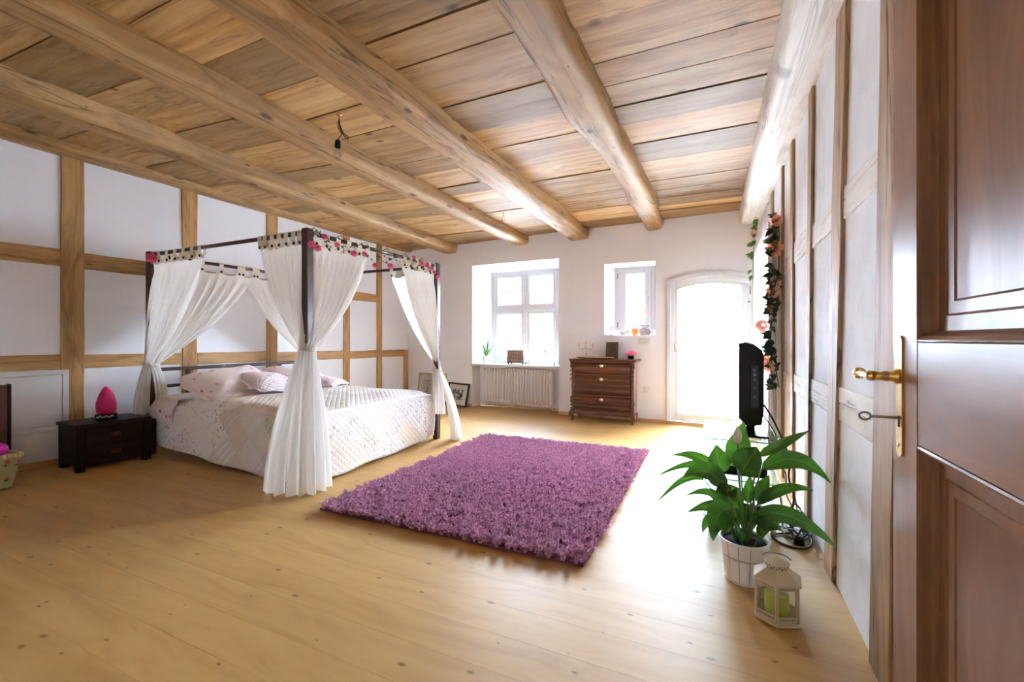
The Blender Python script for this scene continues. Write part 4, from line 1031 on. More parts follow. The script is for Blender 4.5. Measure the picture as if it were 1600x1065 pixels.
sm = thing('trinket_box', 'small brass trinket box beside the standing photograph', 'box', (-1.37, 6.16, ZD), R(12))
obj('base', MB().rbox(-0.03, 0.03, -0.02, 0.02, 0, 0.026, 0.004), M['oldbrass'], sm); obj('lid', MB().rbox(-0.032, 0.032, -0.022, 0.022, 0.026, 0.036, 0.005), M['brass'], sm)
pf = thing('photo_frame', 'small brown-framed photograph standing on the dresser', 'picture frame', (-1.355, 6.285, ZD + 0.002), R(-2))
def pic(parent, w, h_, fw, th, fm, mount, am, mw, rx=0.0):
    # a frame standing on local z=0, leaning back by rx
    Rm = Matrix.Rotation(-rx, 4, 'X')
    def mk(name, mb, mt): return obj(name, mb.xf(Rm), mt, parent)
    f = mk('frame', MB().rbox(-w / 2, w / 2, 0, th, 0, fw, 0.003).rbox(-w / 2, w / 2, 0, th, h_ - fw, h_, 0.003).rbox(-w / 2, -w / 2 + fw, 0, th, fw, h_ - fw, 0.003).rbox(w / 2 - fw, w / 2, 0, th, fw, h_ - fw, 0.003), fm)
    if mount: mk('mount', MB().box(-w / 2 + fw, w / 2 - fw, th * 0.45, th * 0.9, fw, h_ - fw), mount)
    a0 = fw + mw
    mk('print', MB().box(-w / 2 + a0, w / 2 - a0, th * 0.40, th * 0.85, a0 * 1.02, h_ - a0), am)
    mk('glazing', MB().box(-w / 2 + fw, w / 2 - fw, th * 0.30, th * 0.34, fw, h_ - fw), M['glass'])
    return f
pic(pf, 0.175, 0.235, 0.018, 0.016, M['mahog'], None, M['oldphoto'], 0.0, R(8))
obj('easel_back', MB().hexa([(-0.02, 0.02, 0.14), (0.02, 0.02, 0.14), (0.02, 0.025, 0.14), (-0.02, 0.025, 0.14), (-0.02, 0.07, 0.0), (0.02, 0.07, 0.0), (0.02, 0.075, 0.0), (-0.02, 0.075, 0.0)]), M['mahog'], pf)
rp = thing('rose_pot', 'open pink artificial rose in a short black pot on the dresser', 'flower', (-1.075, 6.22, ZD))
obj('pot', MB().lathe([(0.036, 0), (0.040, 0.004), (0.042, 0.048), (0.038, 0.048), (0.036, 0.02)], 20), M['black'], rp)
link('rose', rose_mb(1, 1, 9).mesh('rose', M['candy_rose']), rp, (0, 0, 0.046), (0, 0, 0), (0.098, 0.098, 0.095))

# ================================================================== RADIATOR UNDER THE WINDOW
ra = thing('radiator', 'white column radiator under the large window', 'radiator', BA, BR)
tm = MB().tube([(0, 0.055, 0.125), (0, 0.05, 0.14), (0, 0.05, 0.63), (0, 0.055, 0.645)], 0.0135, 10).tube([(0, 0.13, 0.125), (0, 0.135, 0.14), (0, 0.135, 0.63), (0, 0.13, 0.645)], 0.007, 10).rbox(-0.017, 0.017, 0.04, 0.145, 0.625, 0.668, 0.012).rbox(-0.017, 0.017, 0.04, 0.145, 0.105, 0.148, 0.012)
sect = tm.mesh('section', M['rad'])
NS = 23
for i in range(NS): link('section', sect, ra, (0.20 + i * 0.0535, 0, 0))
xe = 0.20 + NS * 0.0535 - 0.02
obj('end_cover', MB().rbox(xe, xe + 0.035, 0.045, 0.14, 0.11, 0.66, 0.008), M['rad'], ra)
for x in (0.235, 1.40):
    obj('foot', MB().tube([(x, 0.09, 0.0), (x, 0.09, 0.11)], 0.011, 10).lathe([(0.024, 0), (0.024, 0.006), (0.014, 0.012)], 14, (x, 0.09, 0)), M['chrome'], ra)
obj('valve', MB().tube([(0.295, 0.09, 0.075), (0.375, 0.09, 0.075)], 0.024, 12).tube([(0.27, 0.09, 0.11), (0.27, 0.09, 0.05), (0.27, 0.16, 0.04)], 0.009, 8), M['white'], ra)
obj('vent_plug', MB().rbox(xe + 0.012, xe + 0.02, 0.038, 0.046, 0.44, 0.52, 0.002), M['iron'], ra)

# ================================================================== WINDOW SILL ITEMS
ZS = 0.738
p = thing('snake_plant', 'small snake plant in a white pot on the left of the window sill', 'potted plant', bwp(0.20, 0.13, ZS))
obj('pot', MB().lathe([(0.048, 0), (0.052, 0.004), (0.066, 0.125), (0.068, 0.128), (0.062, 0.13), (0.055, 0.10)], 24), M['terra'], p)
obj('soil', MB().lathe([(1e-6, 0.115), (0.058, 0.112)], 20), M['soil'], p)
def blade(tip, w, bend, base=(0, 0, 0.11)):
    b, t = Vector(base), Vector(tip); mid = (b + t) / 2 + Vector(bend)
    path = bez(b, mid, t, 10); m = MB()
    side = Vector((0.9, 0.43, 0)).normalized()
    def fn(u, v):
        q = path[min(10, int(round(v * 10)))]; ww = w * (0.55 + 0.45 * math.sin(PI * min(1, v * 1.1))) * (1 - v ** 4) + 0.001
        return q + side * ww * (u - 0.5) + Vector((-0.43, 0.9, 0)) * 0.25 * w * (abs(u - 0.5) * 2) ** 2
    return m.grid(fn, 4, 10, True)
for tip, w, bd_ in (((0.05, 0.0, 0.47), 0.042, (0.0, 0, 0)), ((-0.10, 0.01, 0.38), 0.036, (0.02, 0, 0.02)), ((0.13, 0.02, 0.32), 0.036, (-0.02, 0, 0.01)), ((-0.11, 0.05, 0.24), 0.03, (0.01, 0, 0)), ((0.03, 0.04, 0.30), 0.034, (0, 0, 0)), ((0.0, -0.03, 0.22), 0.03, (0, 0, 0))):
    obj('leaf', blade(tip, w, bd_), M['sans'], p)
cb = thing('miniature_chest', 'miniature brown chest of three drawers on the window sill', 'box', bwp(0.775, 0.10, ZS), BR)
M['chestwood'] = wood('chest_wood', (0.36, 0.20, 0.13), (0.27, 0.14, 0.09), (0.15, 0.07, 0.045), 0, 0.4, 14, 1, 0, 1, 0.1, 0.05)
obj('carcass', MB().rbox(-0.155, 0.155, 0, 0.15, 0.03, 0.225, 0.004), M['chestwood'], cb)
obj('lid', MB().rbox(-0.162, 0.162, -0.006, 0.156, 0.223, 0.236, 0.003), M['chestwood'], cb)
for x in (-0.135, 0.135):
    for yy in (0.02, 0.13): obj('foot', MB().tube([(x, yy, 0), (x, yy, 0.034)], [0.010, 0.014], 8), M['black'], cb)
obj('base_rail', MB().rbox(-0.158, 0.158, -0.004, 0.15, 0.026, 0.036, 0.002), M['black'], cb)
for z in (0.04, 0.103, 0.166):
    d = obj('drawer', MB().rbox(-0.148, 0.148, -0.006, 0.02, z, z + 0.056, 0.003), M['chestwood'], cb)
    for x in (-0.045, 0.0, 0.045): obj('knob', MB().ball((x, -0.012, z + 0.03), 0.009, 8, 6), M['chrome'], d)
vi = thing('glass_candlestick', 'small clear glass candlestick beside the miniature chest', 'candlestick', bwp(1.005, 0.14, ZS))
obj('holder', MB().lathe([(0.028, 0), (0.028, 0.004), (0.008, 0.012), (0.008, 0.045), (0.016, 0.055), (0.016, 0.075), (0.012, 0.075)], 16), M['iron'], vi)
obj('candle', MB().lathe([(0.010, 0.06), (0.010, 0.135), (1e-6, 0.14)], 12), plain('pale_wax', (0.85, 0.70, 0.60), 0.5), vi)
p = thing('small_pot_plant', 'little pale green plant in a white cup at the right of the sill', 'potted plant', bwp(1.28, 0.18, ZS))
obj('cup', MB().lathe([(0.036, 0), (0.04, 0.004), (0.052, 0.085), (0.048, 0.085), (0.042, 0.06)], 20), M['terra'], p)
obj('soil', MB().lathe([(1e-6, 0.075), (0.047, 0.072)], 16), M['soil'], p)
obj('stem', MB().tube([(0, 0, 0.07), (0.005, 0, 0.15), (0.0, 0, 0.22)], 0.004, 6), M['stem'], p)
rr = random.Random(4); Lp = leaf_mb(1, 0.6).mesh('leaf', plain('pale_green_leaf', (0.30, 0.42, 0.22), 0.5, var=0.3))
for i in range(16):
    a = rr.random() * 6.28; link('leaf', Lp, p, (0, 0, rr.uniform(0.15, 0.23)), leaf_rot((math.cos(a), math.sin(a), rr.uniform(0.2, 1.2)), (0, 0, 1)), rr.uniform(0.04, 0.065))
bt = thing('small_figurine', 'tiny dark ornament at the right end of the window sill', 'ornament', bwp(1.47, 0.10, ZS))
obj('body', MB().lathe([(0.014, 0), (0.017, 0.004), (0.010, 0.02), (0.013, 0.032), (0.006, 0.045), (0.009, 0.054), (1e-6, 0.062)], 12), M['iron'], bt)

# ---- small window sill
ZW = 1.215
t = thing('pink_goblet', 'pale pink glass goblet on the small window sill', 'glass', bwp(2.375, 0.10, ZW))
obj('foot', MB().lathe([(1e-6, 0.002), (0.034, 0.0), (0.034, 0.003), (0.007, 0.010), (0.006, 0.055)], 20), M['pinkglass'], t)
obj('bowl', MB().lathe([(0.006, 0.055), (0.030, 0.07), (0.040, 0.10), (0.042, 0.135), (0.039, 0.135), (0.036, 0.10), (0.026, 0.075), (1e-6, 0.062)], 20), M['pinkglass'], t)
t = tag(obj('stone', MB().ball((0, 0, 0.022), 0.045, 14, 8, 1.3, 0.8, 0.55), plain('grey_stone', (0.50, 0.48, 0.46), 0.8, var=0.3), None, bwp(2.55, 0.10, ZW)), 'flat grey stone on the small window sill', 'stone')
t.data.transform(Matrix.Translation((0, 0, 0.003)))
t = thing('glass_tealight', 'low clear glass tealight holder beside the orange candle', 'candle holder', bwp(2.625, 0.10, ZW))
obj('cup', MB().lathe([(0.026, 0), (0.03, 0.004), (0.034, 0.055), (0.031, 0.055), (0.027, 0.01), (1e-6, 0.008)], 18), M['clearglass'], t)
obj('wax', MB().lathe([(0.024, 0.01), (0.024, 0.03), (1e-6, 0.031)], 16), M['terra'], t)
t = thing('orange_candle', 'short orange candle on the small window sill', 'candle', bwp(2.725, 0.10, ZW))
obj('wax', MB().lathe([(0.042, 0), (0.044, 0.004), (0.044, 0.082), (0.040, 0.086), (1e-6, 0.080)], 24), M['orange'], t)
obj('wick', MB().tube([(0, 0, 0.08), (0.002, 0, 0.096)], 0.002, 5), M['black'], t)
t = thing('gift_box', 'small grey box tied with a ribbon bow on the small window sill', 'box', bwp(2.865, 0.11, ZW), BR)
obj('box', MB().rbox(-0.07, 0.07, -0.035, 0.035, 0, 0.075, 0.004), plain('grey_card', (0.56, 0.54, 0.55), 0.6), t)
obj('lid', MB().rbox(-0.074, 0.074, -0.039, 0.039, 0.06, 0.083, 0.003), plain('patterned_grey_card', (0.40, 0.38, 0.39), 0.5, var=0.5), t)
bow = MB()
for s_ in (-1, 1):
    bow.tube(spl([(0, 0, 0.085), (s_ * 0.035, -0.01, 0.115), (s_ * 0.05, 0, 0.135), (s_ * 0.02, 0.01, 0.125), (0, 0, 0.09)], 6), 0.006, 6)
    bow.tube(spl([(0, 0, 0.085), (s_ * 0.04, -0.03, 0.086), (s_ * 0.085, -0.045, 0.04), (s_ * 0.095, -0.05, 0.008)], 6), 0.005, 6)
obj('bow', bow, plain('grey_ribbon', (0.30, 0.29, 0.30), 0.4), t)
t = thing('hanging_rose', 'pale peach fabric rose hanging on the small window handle', 'flower', bwp(2.855, 0.25, 1.56))
link('rose', R_pale, t, (0, 0, -0.02), rot_to((-0.2, -1, 0.1)), 0.04)
obj('cord', MB().tube([(0, 0.005, 0.0), (0.003, 0.01, 0.07), (0.012, 0.012, 0.135)], 0.0025, 5), M['tab'], t)
# ---- switch plates and sockets on the back wall
for (s_, z, nm, lb, ng) in ((2.875, 1.125, 'light_switch', 'white double light switch under the small window', 2), (2.905, 0.45, 'wall_socket', 'white wall socket low beside the dresser', 1)):
    sw = thing(nm, lb, 'switch' if ng == 2 else 'socket', bwp(s_, 0, z), BR)
    obj('plate', MB().rbox(-0.04 * ng, 0.04 * ng, -0.008, 0.0, -0.04, 0.04, 0.003), M['white'], sw)
    for i in range(ng):
        x = (i - (ng - 1) / 2) * 0.075
        if ng == 2: obj('rocker', MB().rbox(x - 0.028, x + 0.028, -0.013, -0.006, -0.028, 0.028, 0.003), M['white'], sw)
        else: obj('well', MB().lathe([(0.021, 0.0), (0.021, 0.004), (0.018, 0.004), (0.018, -0.004), (1e-6, -0.004)], 20), M['terra'], sw, (x, -0.008, 0), (R(90), 0, 0))
# ---- pictures leaning against the back wall
pg = thing('leaning_picture', 'large gilt-framed print leaning on the wall behind the bed post', 'picture', bwp(-0.84, -0.105, 0.0), BR)
pic(pg, 0.62, 0.55, 0.022, 0.02, M['gold_frame'], M['paper'], M['sketch'], 0.10, R(9))
pk = thing('leaning_picture', 'square black-framed etching with cream mount leaning beside the radiator', 'picture', bwp(-0.27, -0.13, 0.008), BR)
pk.rotation_euler = (0, R(1.5), BR + R(-4))
pic(pk, 0.46, 0.40, 0.028, 0.022, M['black_frame'], M['paper'], M['etching'], 0.085, R(14))

# ================================================================== CEILING LAMPS
def coil(pts, r_=0.0035): return MB().tube(spl(pts, 6), r_, 6)
t = thing('bare_bulb', 'bare light bulb in a black socket hanging from a looped cord', 'lamp', (-2.507, 2.40, 2.80))
obj('ceiling_hook', MB().lathe([(0.016, -0.012), (0.018, -0.004), (0.018, 0.0)], 14).tube([(0, 0, -0.01), (0, 0, -0.035)], 0.004, 6), M['brass'], t)
obj('cord', coil([(0, 0, -0.03), (0.003, 0.0, -0.07), (0.03, 0.01, -0.14), (0.065, 0.02, -0.17), (0.055, 0.02, -0.185), (0.02, 0.0, -0.13), (0.0, -0.005, -0.06), (-0.005, 0, -0.05), (0.0, -0.01, -0.10), (0.025, 0, -0.155), (0.0, 0.0, -0.17), (-0.012, 0.0, -0.19)]), M['cable'], t)
obj('socket', MB().lathe([(0.006, 0.058), (0.017, 0.052), (0.021, 0.03), (0.021, 0.0), (0.018, -0.004)], 18), M['black'], t, (-0.015, 0, -0.245), (R(4), R(6), 0))
bu = obj('bulb', MB().lathe([(0.013, 0.0), (0.014, -0.012), (0.020, -0.026), (0.029, -0.045), (0.030, -0.058), (0.026, -0.074), (0.014, -0.086), (1e-6, -0.089)], 20), M['bulbglass'], t, (-0.016, 0, -0.247), (R(4), R(6), 0))
obj('filament', MB().tube([(-0.004, 0, -0.005), (-0.010, 0, -0.05), (-0.005, 0, -0.054), (0, 0, -0.05), (0.005, 0, -0.054), (0.010, 0, -0.05), (0.004, 0, -0.005)], 0.0012, 5), M['silver'], bu)
t = thing('loose_wire', 'short bare looped wire hanging from the ceiling near the back wall', 'wire', (-2.51, 5.15, 2.80))
obj('wire', coil([(0.005, 0, 0.0), (0.0, 0, -0.03), (0.02, 0, -0.08), (0.0, 0, -0.13), (-0.035, 0, -0.10), (0.0, 0, -0.03), (-0.03, 0, -0.13), (-0.07, 0, -0.165), (-0.085, 0, -0.15)], 0.003), M['iron'], t)

# ================================================================== WALNUT DOOR, FOLDED BACK AGAINST THE RIGHT WALL
XD = 0.42
dr = struct(link('door_2', None, None, (XD, 0, 0)), 'dark walnut panelled door standing open against the right wall')
y0, y1 = 0.52, 1.475; TH = 0.045; ZH = 2.22
YS = 1.318  # inner edge of the lock stile
obj('stile', MB().rbox(0, TH, YS, y1, 0.01, ZH, 0.003), M['door_v'], dr)
obj('stile', MB().rbox(0, TH, y0, y0 + 0.15, 0.01, ZH, 0.003), M['door_v'], dr)
ry = (y0 + 0.15, YS)
for (z0, z1) in ((0.01, 0.22), (0.905, 1.145), (2.07, ZH)): obj('rail', MB().rbox(0, TH, ry[0], ry[1], z0, z1, 0.003), M['door_h'], dr)
for (z0, z1) in ((0.22, 0.905), (1.145, 2.07)):
    pn = obj('panel', MB().rbox(0.040, 0.0445, ry[0], ry[1], z0, z1, 0.001), M['door_v'], dr)
    a, w = 0.055, 0.03
    def field(k, d): return [(d, ry[0] + k, z0 + k), (d, ry[1] - k, z0 + k), (d, ry[1] - k, z1 - k), (d, ry[0] + k, z1 - k)]
    F = field(0.02, 0.030) + field(a, 0.030) + field(a + 0.005, 0.0325) + field(a + 0.030, 0.0325) + field(a + 0.035, 0.0355)
    fm = MB().add(F, [(4 * r_ + k, 4 * r_ + (k + 1) % 4, 4 * r_ + 4 + (k + 1) % 4, 4 * r_ + 4 + k) for r_ in range(4) for k in range(4)] + [(16, 17, 18, 19)])
    obj('panel_field', fm, M['door_v'], pn)
    def mould(p_, q_, inn):   # an ogee strip lying in the corner between frame and panel
        p_, q_, inn = Vector(p_), Vector(q_), Vector(inn); pr = [(0.0, 0.0), (-0.003, 0.004), (0.004, 0.012), (0.018, 0.016), (0.024, 0.022), (0.031, 0.024)]
        vs = [e + inn * b_ + Vector((a_, 0, 0)) for e in (p_, q_) for a_, b_ in pr]; n_ = len(pr)
        return MB().add(vs, [(k, k + 1, n_ + k + 1, n_ + k) for k in range(n_ - 1)])
    obj('moulding', mould((0, ry[1], z0), (0, ry[1], z1), (0, -1, 0)), M['door_v'], pn); obj('moulding', mould((0, ry[0], z0), (0, ry[0], z1), (0, 1, 0)), M['door_v'], pn)
    obj('moulding', mould((0, ry[0], z0), (0, ry[1], z0), (0, 0, 1)), M['door_h'], pn); obj('moulding', mould((0, ry[0], z1), (0, ry[1], z1), (0, 0, -1)), M['door_h'], pn)
# long brass plate with lever and key
YH = 1.417
pts = []
for i in range(13):
    a = PI * i / 12; pts.append((0.019 * math.cos(a), 0.272 + 0.016 * math.sin(a)))
outline = [(YH + a, 0.872 + b) for a, b in [(0.019, 0.0)] + pts + [(-0.019, 0.0)]]
outline += [(YH - 0.019 * math.cos(PI * i / 12), 0.872 - 0.016 * math.sin(PI * i / 12)) for i in range(1, 12)]
pm = MB().prism([(p_[0], p_[1]) for p_ in outline], 'x', -0.005, 0.001)
plate = obj('handle_plate', pm, M['brass'], dr)
lv = MB().tube([(0, YH, 1.057), (-0.012, YH, 1.057), (-0.02, YH, 1.057), (-0.03, YH, 1.057), (-0.042, YH, 1.057), (-0.056, YH, 1.057)], [0.019, 0.018, 0.012, 0.014, 0.0105, 0.012], 14)
lv.ball((-0.060, YH, 1.057), 0.0135, 12, 8)
lv.tube(spl([(-0.060, YH, 1.057), (-0.062, YH + 0.03, 1.058), (-0.062, YH + 0.075, 1.058), (-0.062, YH + 0.095, 1.057)], 5), [0.011, 0.0095, 0.009, 0.0085, 0.0085, 0.0085, 0.0085, 0.0085, 0.009, 0.0095, 0.010, 0.011, 0.013, 0.015, 0.0155, 0.012], 12)
lv.ball((-0.062, YH + 0.100, 1.057), 0.016, 12, 8)
lever = obj('lever', lv, M['brass'], dr)
ky2 = MB().tube([(0.002, YH, 0.953), (-0.062, YH, 0.953)], 0.0035, 8).tube([(-0.073 + 0.012 * math.cos(a), YH + 0.001, 0.953 + 0.0095 * math.sin(a)) for a in [2 * PI * i / 20 for i in range(20)]], 0.0028, 6, True, True)
obj('key', ky2, M['iron'], dr)
obj('keyhole', MB().rbox(-0.007, -0.004, YH - 0.003, YH + 0.003, 0.930, 0.958, 0.001), M['black'], plate)
obj('screw', MB().lathe([(0.005, 0), (0.004, 0.002), (1e-6, 0.0025)], 10), M['oldbrass'], plate, (-0.005, YH, 0.885), (0, R(-90), 0))
for z in (0.35, 1.75): obj('hinge', MB().tube([(0.02, y0 - 0.012, z), (0.02, y0 - 0.012, z + 0.12)], 0.011, 10), M['brass'], dr)

# ================================================================== TV CORNER
st = thing('glass_tv_stand', 'three-tier clear glass television stand with chrome legs', 'tv stand', (-0.08, 2.90, 0))
SW, SD = 0.415, 0.64
for z in (0.09, 0.318, 0.553):
    sh = obj('glass_shelf', MB().rbox(0, SW, 0, SD, z, z + 0.008, 0.001), M['shelfglass'], st)
    obj('polished_edge', MB().box(0.001, SW - 0.001, -0.0012, 0.0, z + 0.0005, z + 0.0075).box(SW, SW + 0.0012, 0.001, SD, z + 0.0005, z + 0.0075), M['greenedge'], sh)
for (x, yy) in ((0.04, 0.05), (SW - 0.04, 0.05), (0.04, SD - 0.05), (SW - 0.04, SD - 0.05)):
    lg = obj('leg', MB().tube([(x, yy, 0.06), (x, yy, 0.552)], 0.009, 12), M['clearglass'], st)
    obj('caster', MB().tube([(x - 0.012, yy, 0.032), (x + 0.012, yy, 0.032)], 0.031, 18).tube([(x, yy, 0.05), (x, yy, 0.075)], 0.01, 8), M['clearglass'], lg)
    obj('caster_hub', MB().tube([(x - 0.014, yy, 0.032), (x + 0.014, yy, 0.032)], 0.014, 14), M['iron'], lg)
tv = thing('television', 'black flat television seen edge-on on the glass stand', 'television', (0.125, 2.98, 0.561), R(-1.3))
# local: screen faces -x, near edge at y=0
prof = [(0.0, 0.115), (0.0, 0.565), (0.03, 0.572), (0.075, 0.56), (0.118, 0.525), (0.126, 0.49), (0.126, 0.17), (0.115, 0.085), (0.06, 0.072), (0.02, 0.080)]
obj('housing', MB().prism(prof, 'y', 0.0, 0.62), M['black'], tv)
obj('screen', MB().box(-0.0025, 0.0, 0.025, 0.595, 0.14, 0.545), M['screen'], tv)
obj('bezel', frame_ring(MB(), -0.012, 0.632, 0.112, 0.568, 0.03, -0.006, 0.0).xf(Matrix(((0, 1, 0, 0), (1, 0, 0, 0), (0, 0, 1, 0), (0, 0, 0, 1)))), M['black'], tv)
obj('port_panel', MB().rbox(0.055, 0.10, -0.004, 0.002, 0.18, 0.44, 0.003), M['screen'], tv)
for z in (0.35, 0.38, 0.405, 0.30, 0.25): obj('port', MB().lathe([(0.008, 0), (0.008, 0.003), (0.005, 0.003), (0.005, 0.0)], 10), M['iron'], tv, (0.078, -0.003, z), (R(90), 0, 0))
obj('neck', MB().rbox(0.04, 0.09, 0.24, 0.38, 0.01, 0.12, 0.006), M['black'], tv)
obj('foot', MB().rbox(-0.035, 0.155, 0.02, 0.60, 0.0, 0.014, 0.005), M['screen'], tv)
def device(name, label, loc, w, d, h_, mt):
    t = thing(name, label, 'device', loc)
    obj('case', MB().rbox(0, w, 0, d, 0.004, h_, 0.004), mt, t)
    obj('front_panel', MB().rbox(0.006, w - 0.006, -0.004, 0.002, 0.010, h_ - 0.008, 0.002), M['screen'], t)
    for x in (0.02, w - 0.02): obj('foot', MB().rbox(x - 0.01, x + 0.01, 0.02, 0.04, 0, 0.006, 0.001), M['black'], t)
    return t
device('video_player', 'black video player on the middle glass shelf', (-0.03, 2.98, 0.326), 0.30, 0.30, 0.062, M['black'])
device('receiver', 'silver-grey receiver box on the lowest glass shelf', (0.06, 2.99, 0.098), 0.24, 0.28, 0.07, plain('silver_plastic', (0.36, 0.37, 0.38), 0.35, 0.3))
device('cable_box', 'black box at the left of the lowest glass shelf', (-0.07, 2.96, 0.098), 0.11, 0.2, 0.05, M['black'])
# cables
cables = [
 ('thick black cable running from the back of the television to the floor', [(0.255, 3.02, 0.76), (0.31, 3.06, 0.66), (0.37, 3.13, 0.52), (0.405, 3.17, 0.40), (0.40, 3.16, 0.30), (0.425, 3.14, 0.20), (0.40, 3.10, 0.09), (0.41, 3.13, 0.02)], 0.006),
 ('thin black aerial lead hanging beside the television', [(0.25, 3.03, 0.70), (0.30, 3.08, 0.62), (0.36, 3.15, 0.50), (0.43, 3.20, 0.36), (0.43, 3.2, 0.22), (0.45, 3.22, 0.10), (0.44, 3.2, 0.012)], 0.0035),
 ('grey cable drooping from the middle glass shelf', [(0.24, 3.2, 0.37), (0.30, 3.05, 0.39), (0.37, 3.08, 0.36), (0.38, 3.12, 0.22), (0.42, 3.16, 0.12), (0.43, 3.15, 0.01)], 0.0035)]
for lb, pts, r_ in cables: tag(obj('cable', MB().tube(spl(pts, 6), r_, 7), M['cable']), lb, 'cable', 'cables behind the television stand')
lp_ = []
rr = random.Random(8)
for i in range(60):
    a = i * 0.62; r_ = 0.075 + 0.02 * math.sin(i * 0.37)
    lp_.append((0.425 + r_ * 0.8 * math.cos(a), 3.10 + 0.16 * math.sin(a) + 0.03 * math.sin(i * .9), 0.008 + 0.0022 * i * (0.6 + 0.4 * math.sin(i * 1.7)) + 0.003))
tag(obj('cable_bundle', MB().tube(spl(lp_, 4), 0.005, 6), M['cable']), 'tangled heap of black cable on the floor by the wall', 'cable')
tag(obj('cable', MB().tube(spl([(0.40, 3.05, 0.01), (0.30, 3.0, 0.006), (0.305, 2.92, 0.006), (0.37, 2.86, 0.006), (0.44, 2.87, 0.006), (0.482, 2.95, 0.007), (0.49, 3.1, 0.008), (0.46, 3.2, 0.012)], 6), 0.006, 7), M['cable']), 'black cable looping over the floor round the power strip', 'cable', 'cables behind the television stand')
ps = thing('power_strip', 'black power strip on the floor by the right wall', 'power strip', (0.425, 3.03, 0.0), R(-4))
obj('body', MB().rbox(-0.026, 0.026, -0.13, 0.13, 0.0, 0.04, 0.006), M['black'], ps)
for i in range(4): obj('plug', MB().rbox(-0.02, 0.02, -0.10 + i * 0.058, -0.062 + i * 0.058, 0.04, 0.062, 0.005), M['terra'] if i < 3 else M['black'], ps)
ad = tag(obj('metal_rod', MB().tube([(0.36, 3.24, 0.20), (0.37, 3.20, 0.10), (0.43, 3.10, 0.012)], 0.009, 8), M['chrome']), 'thin silver rod leaning among the cables', 'rod')

# ================================================================== TALL RADIATOR ON THE RIGHT WALL
tr = thing('tall_radiator', 'tall white column radiator on the right wall beside the terrace door', 'radiator', (0, 4.31, 0))
sec = MB()
for x in (0.415, 0.445, 0.475):
    sec.tube([(x, 0, 0.24), (x, 0, 2.10)], 0.0135, 8)
sec.rbox(0.398, 0.49, -0.02, 0.02, 2.06, 2.15, 0.012).rbox(0.398, 0.49, -0.02, 0.02, 0.18, 0.27, 0.012)
secm = sec.mesh('section', M['rad'])
for i in range(33): link('section', secm, tr, (0, 0.03 + i * 0.0465, 0))
obj('end_plate', MB().rbox(0.400, 0.425, -0.012, 0.012, 0.18, 2.15, 0.004).rbox(0.468, 0.49, -0.012, 0.012, 0.18, 2.15, 0.004).rbox(0.425, 0.468, -0.012, 0.012, 2.09, 2.15, 0.004).rbox(0.425, 0.468, -0.012, 0.012, 0.18, 0.25, 0.004).rbox(0.425, 0.432, -0.006, 0.010, 0.25, 2.09, 0.002).rbox(0.455, 0.468, -0.006, 0.010, 0.25, 2.09, 0.002), M['white'], tr)
obj('front_plate', MB().rbox(0.392, 0.399, -0.012, 1.53, 0.18, 2.15, 0.003), M['white'], tr)
obj('screw', MB().lathe([(0.009, 0), (0.008, 0.004), (1e-6, 0.004)], 12), M['chrome'], tr, (0.446, -0.012, 2.12), (R(90), 0, 0))
for yy in (0.1, 1.42): obj('pipe', MB().tube([(0.45, yy, 0.19), (0.45, yy, 0.0)], 0.009, 8), M['chrome'], tr)
# garland of peach roses hanging over its near end
g = thing('rose_garland', 'hanging garland of peach roses and dark leaves on the tall radiator', 'garland', (0, 4.27, 0))
vpts = [(0.468, 0.02, 2.17), (0.470, -0.01, 1.956), (0.468, 0, 1.742), (0.460, 0, 1.582), (0.446, 0, 1.420), (0.414, 0, 1.259), (0.412, 0, 1.069), (0.446, 0, 0.907), (0.470, 0, 0.746)]
vine = spl(vpts, 8)
obj('vine', MB().tube(vine, 0.004, 6), M['leaf_dark'], g)
for (x, z, sz, mt) in ((0.438, 1.901, 0.068, R_peach), (0.433, 1.635, 0.042, R_peach), (0.424, 1.546, 0.06, R_peach), (0.405, 1.40, 0.034, R_peach), (0.345, 1.27, 0.062, R_pale), (0.382, 0.925, 0.064, R_pale), (0.450, 2.13, 0.05, R_peach), (0.372, 1.0, 0.035, R_peach)):
    link('rose', mt, g, (x, -0.035, z), rot_to((-0.35, -1, 0.15 * math.sin(z * 9)), z * 7), sz)
rr = random.Random(21)
for i in range(130):
    q_ = vine[rr.randrange(len(vine))]
    d = (rr.uniform(-1, 0.35), rr.uniform(-0.9, -0.1), rr.uniform(-0.8, 0.5))
    up_ = (rr.uniform(-0.4, 0.4), -1, rr.uniform(0, 0.8))
    link('leaf', L_dark if (i % 5) else L_olive, g, (min(q_.x, 0.43), q_.y - 0.02, q_.z), leaf_rot(d, up_), rr.uniform(0.055, 0.10))
g = thing('rose_garland', 'thin green trailing garland with a pale rose at the back corner by the terrace door', 'garland', (0, 5.88, 0))
vine = spl([(0.44, 0.0, 2.55), (0.41, 0, 2.37), (0.39, 0, 2.2), (0.385, 0, 2.05), (0.38, 0, 1.8), (0.375, 0, 1.55), (0.38, 0, 1.3)], 8)
obj('vine', MB().tube(vine, 0.003, 5), M['leaf_olive'], g)
link('rose', R_pale, g, (0.40, -0.03, 2.37), rot_to((-0.5, -1, 0)), 0.055)
Lbright = leaf_mb().mesh('leaf', plain('bright_green_silk_leaf', (0.16, 0.30, 0.04), 0.5, var=0.3))
for i in range(36):
    q_ = vine[min(len(vine) - 1, int(abs(rr.gauss(0, 0.34)) * len(vine)))]
    link('leaf', Lbright, g, q_ + Vector((-0.01, -0.01, 0)), leaf_rot((rr.uniform(-1, 0.1), rr.uniform(-0.8, 0), rr.uniform(-0.8, 0.4)), (0, -1, 0.5)), rr.uniform(0.05, 0.08))

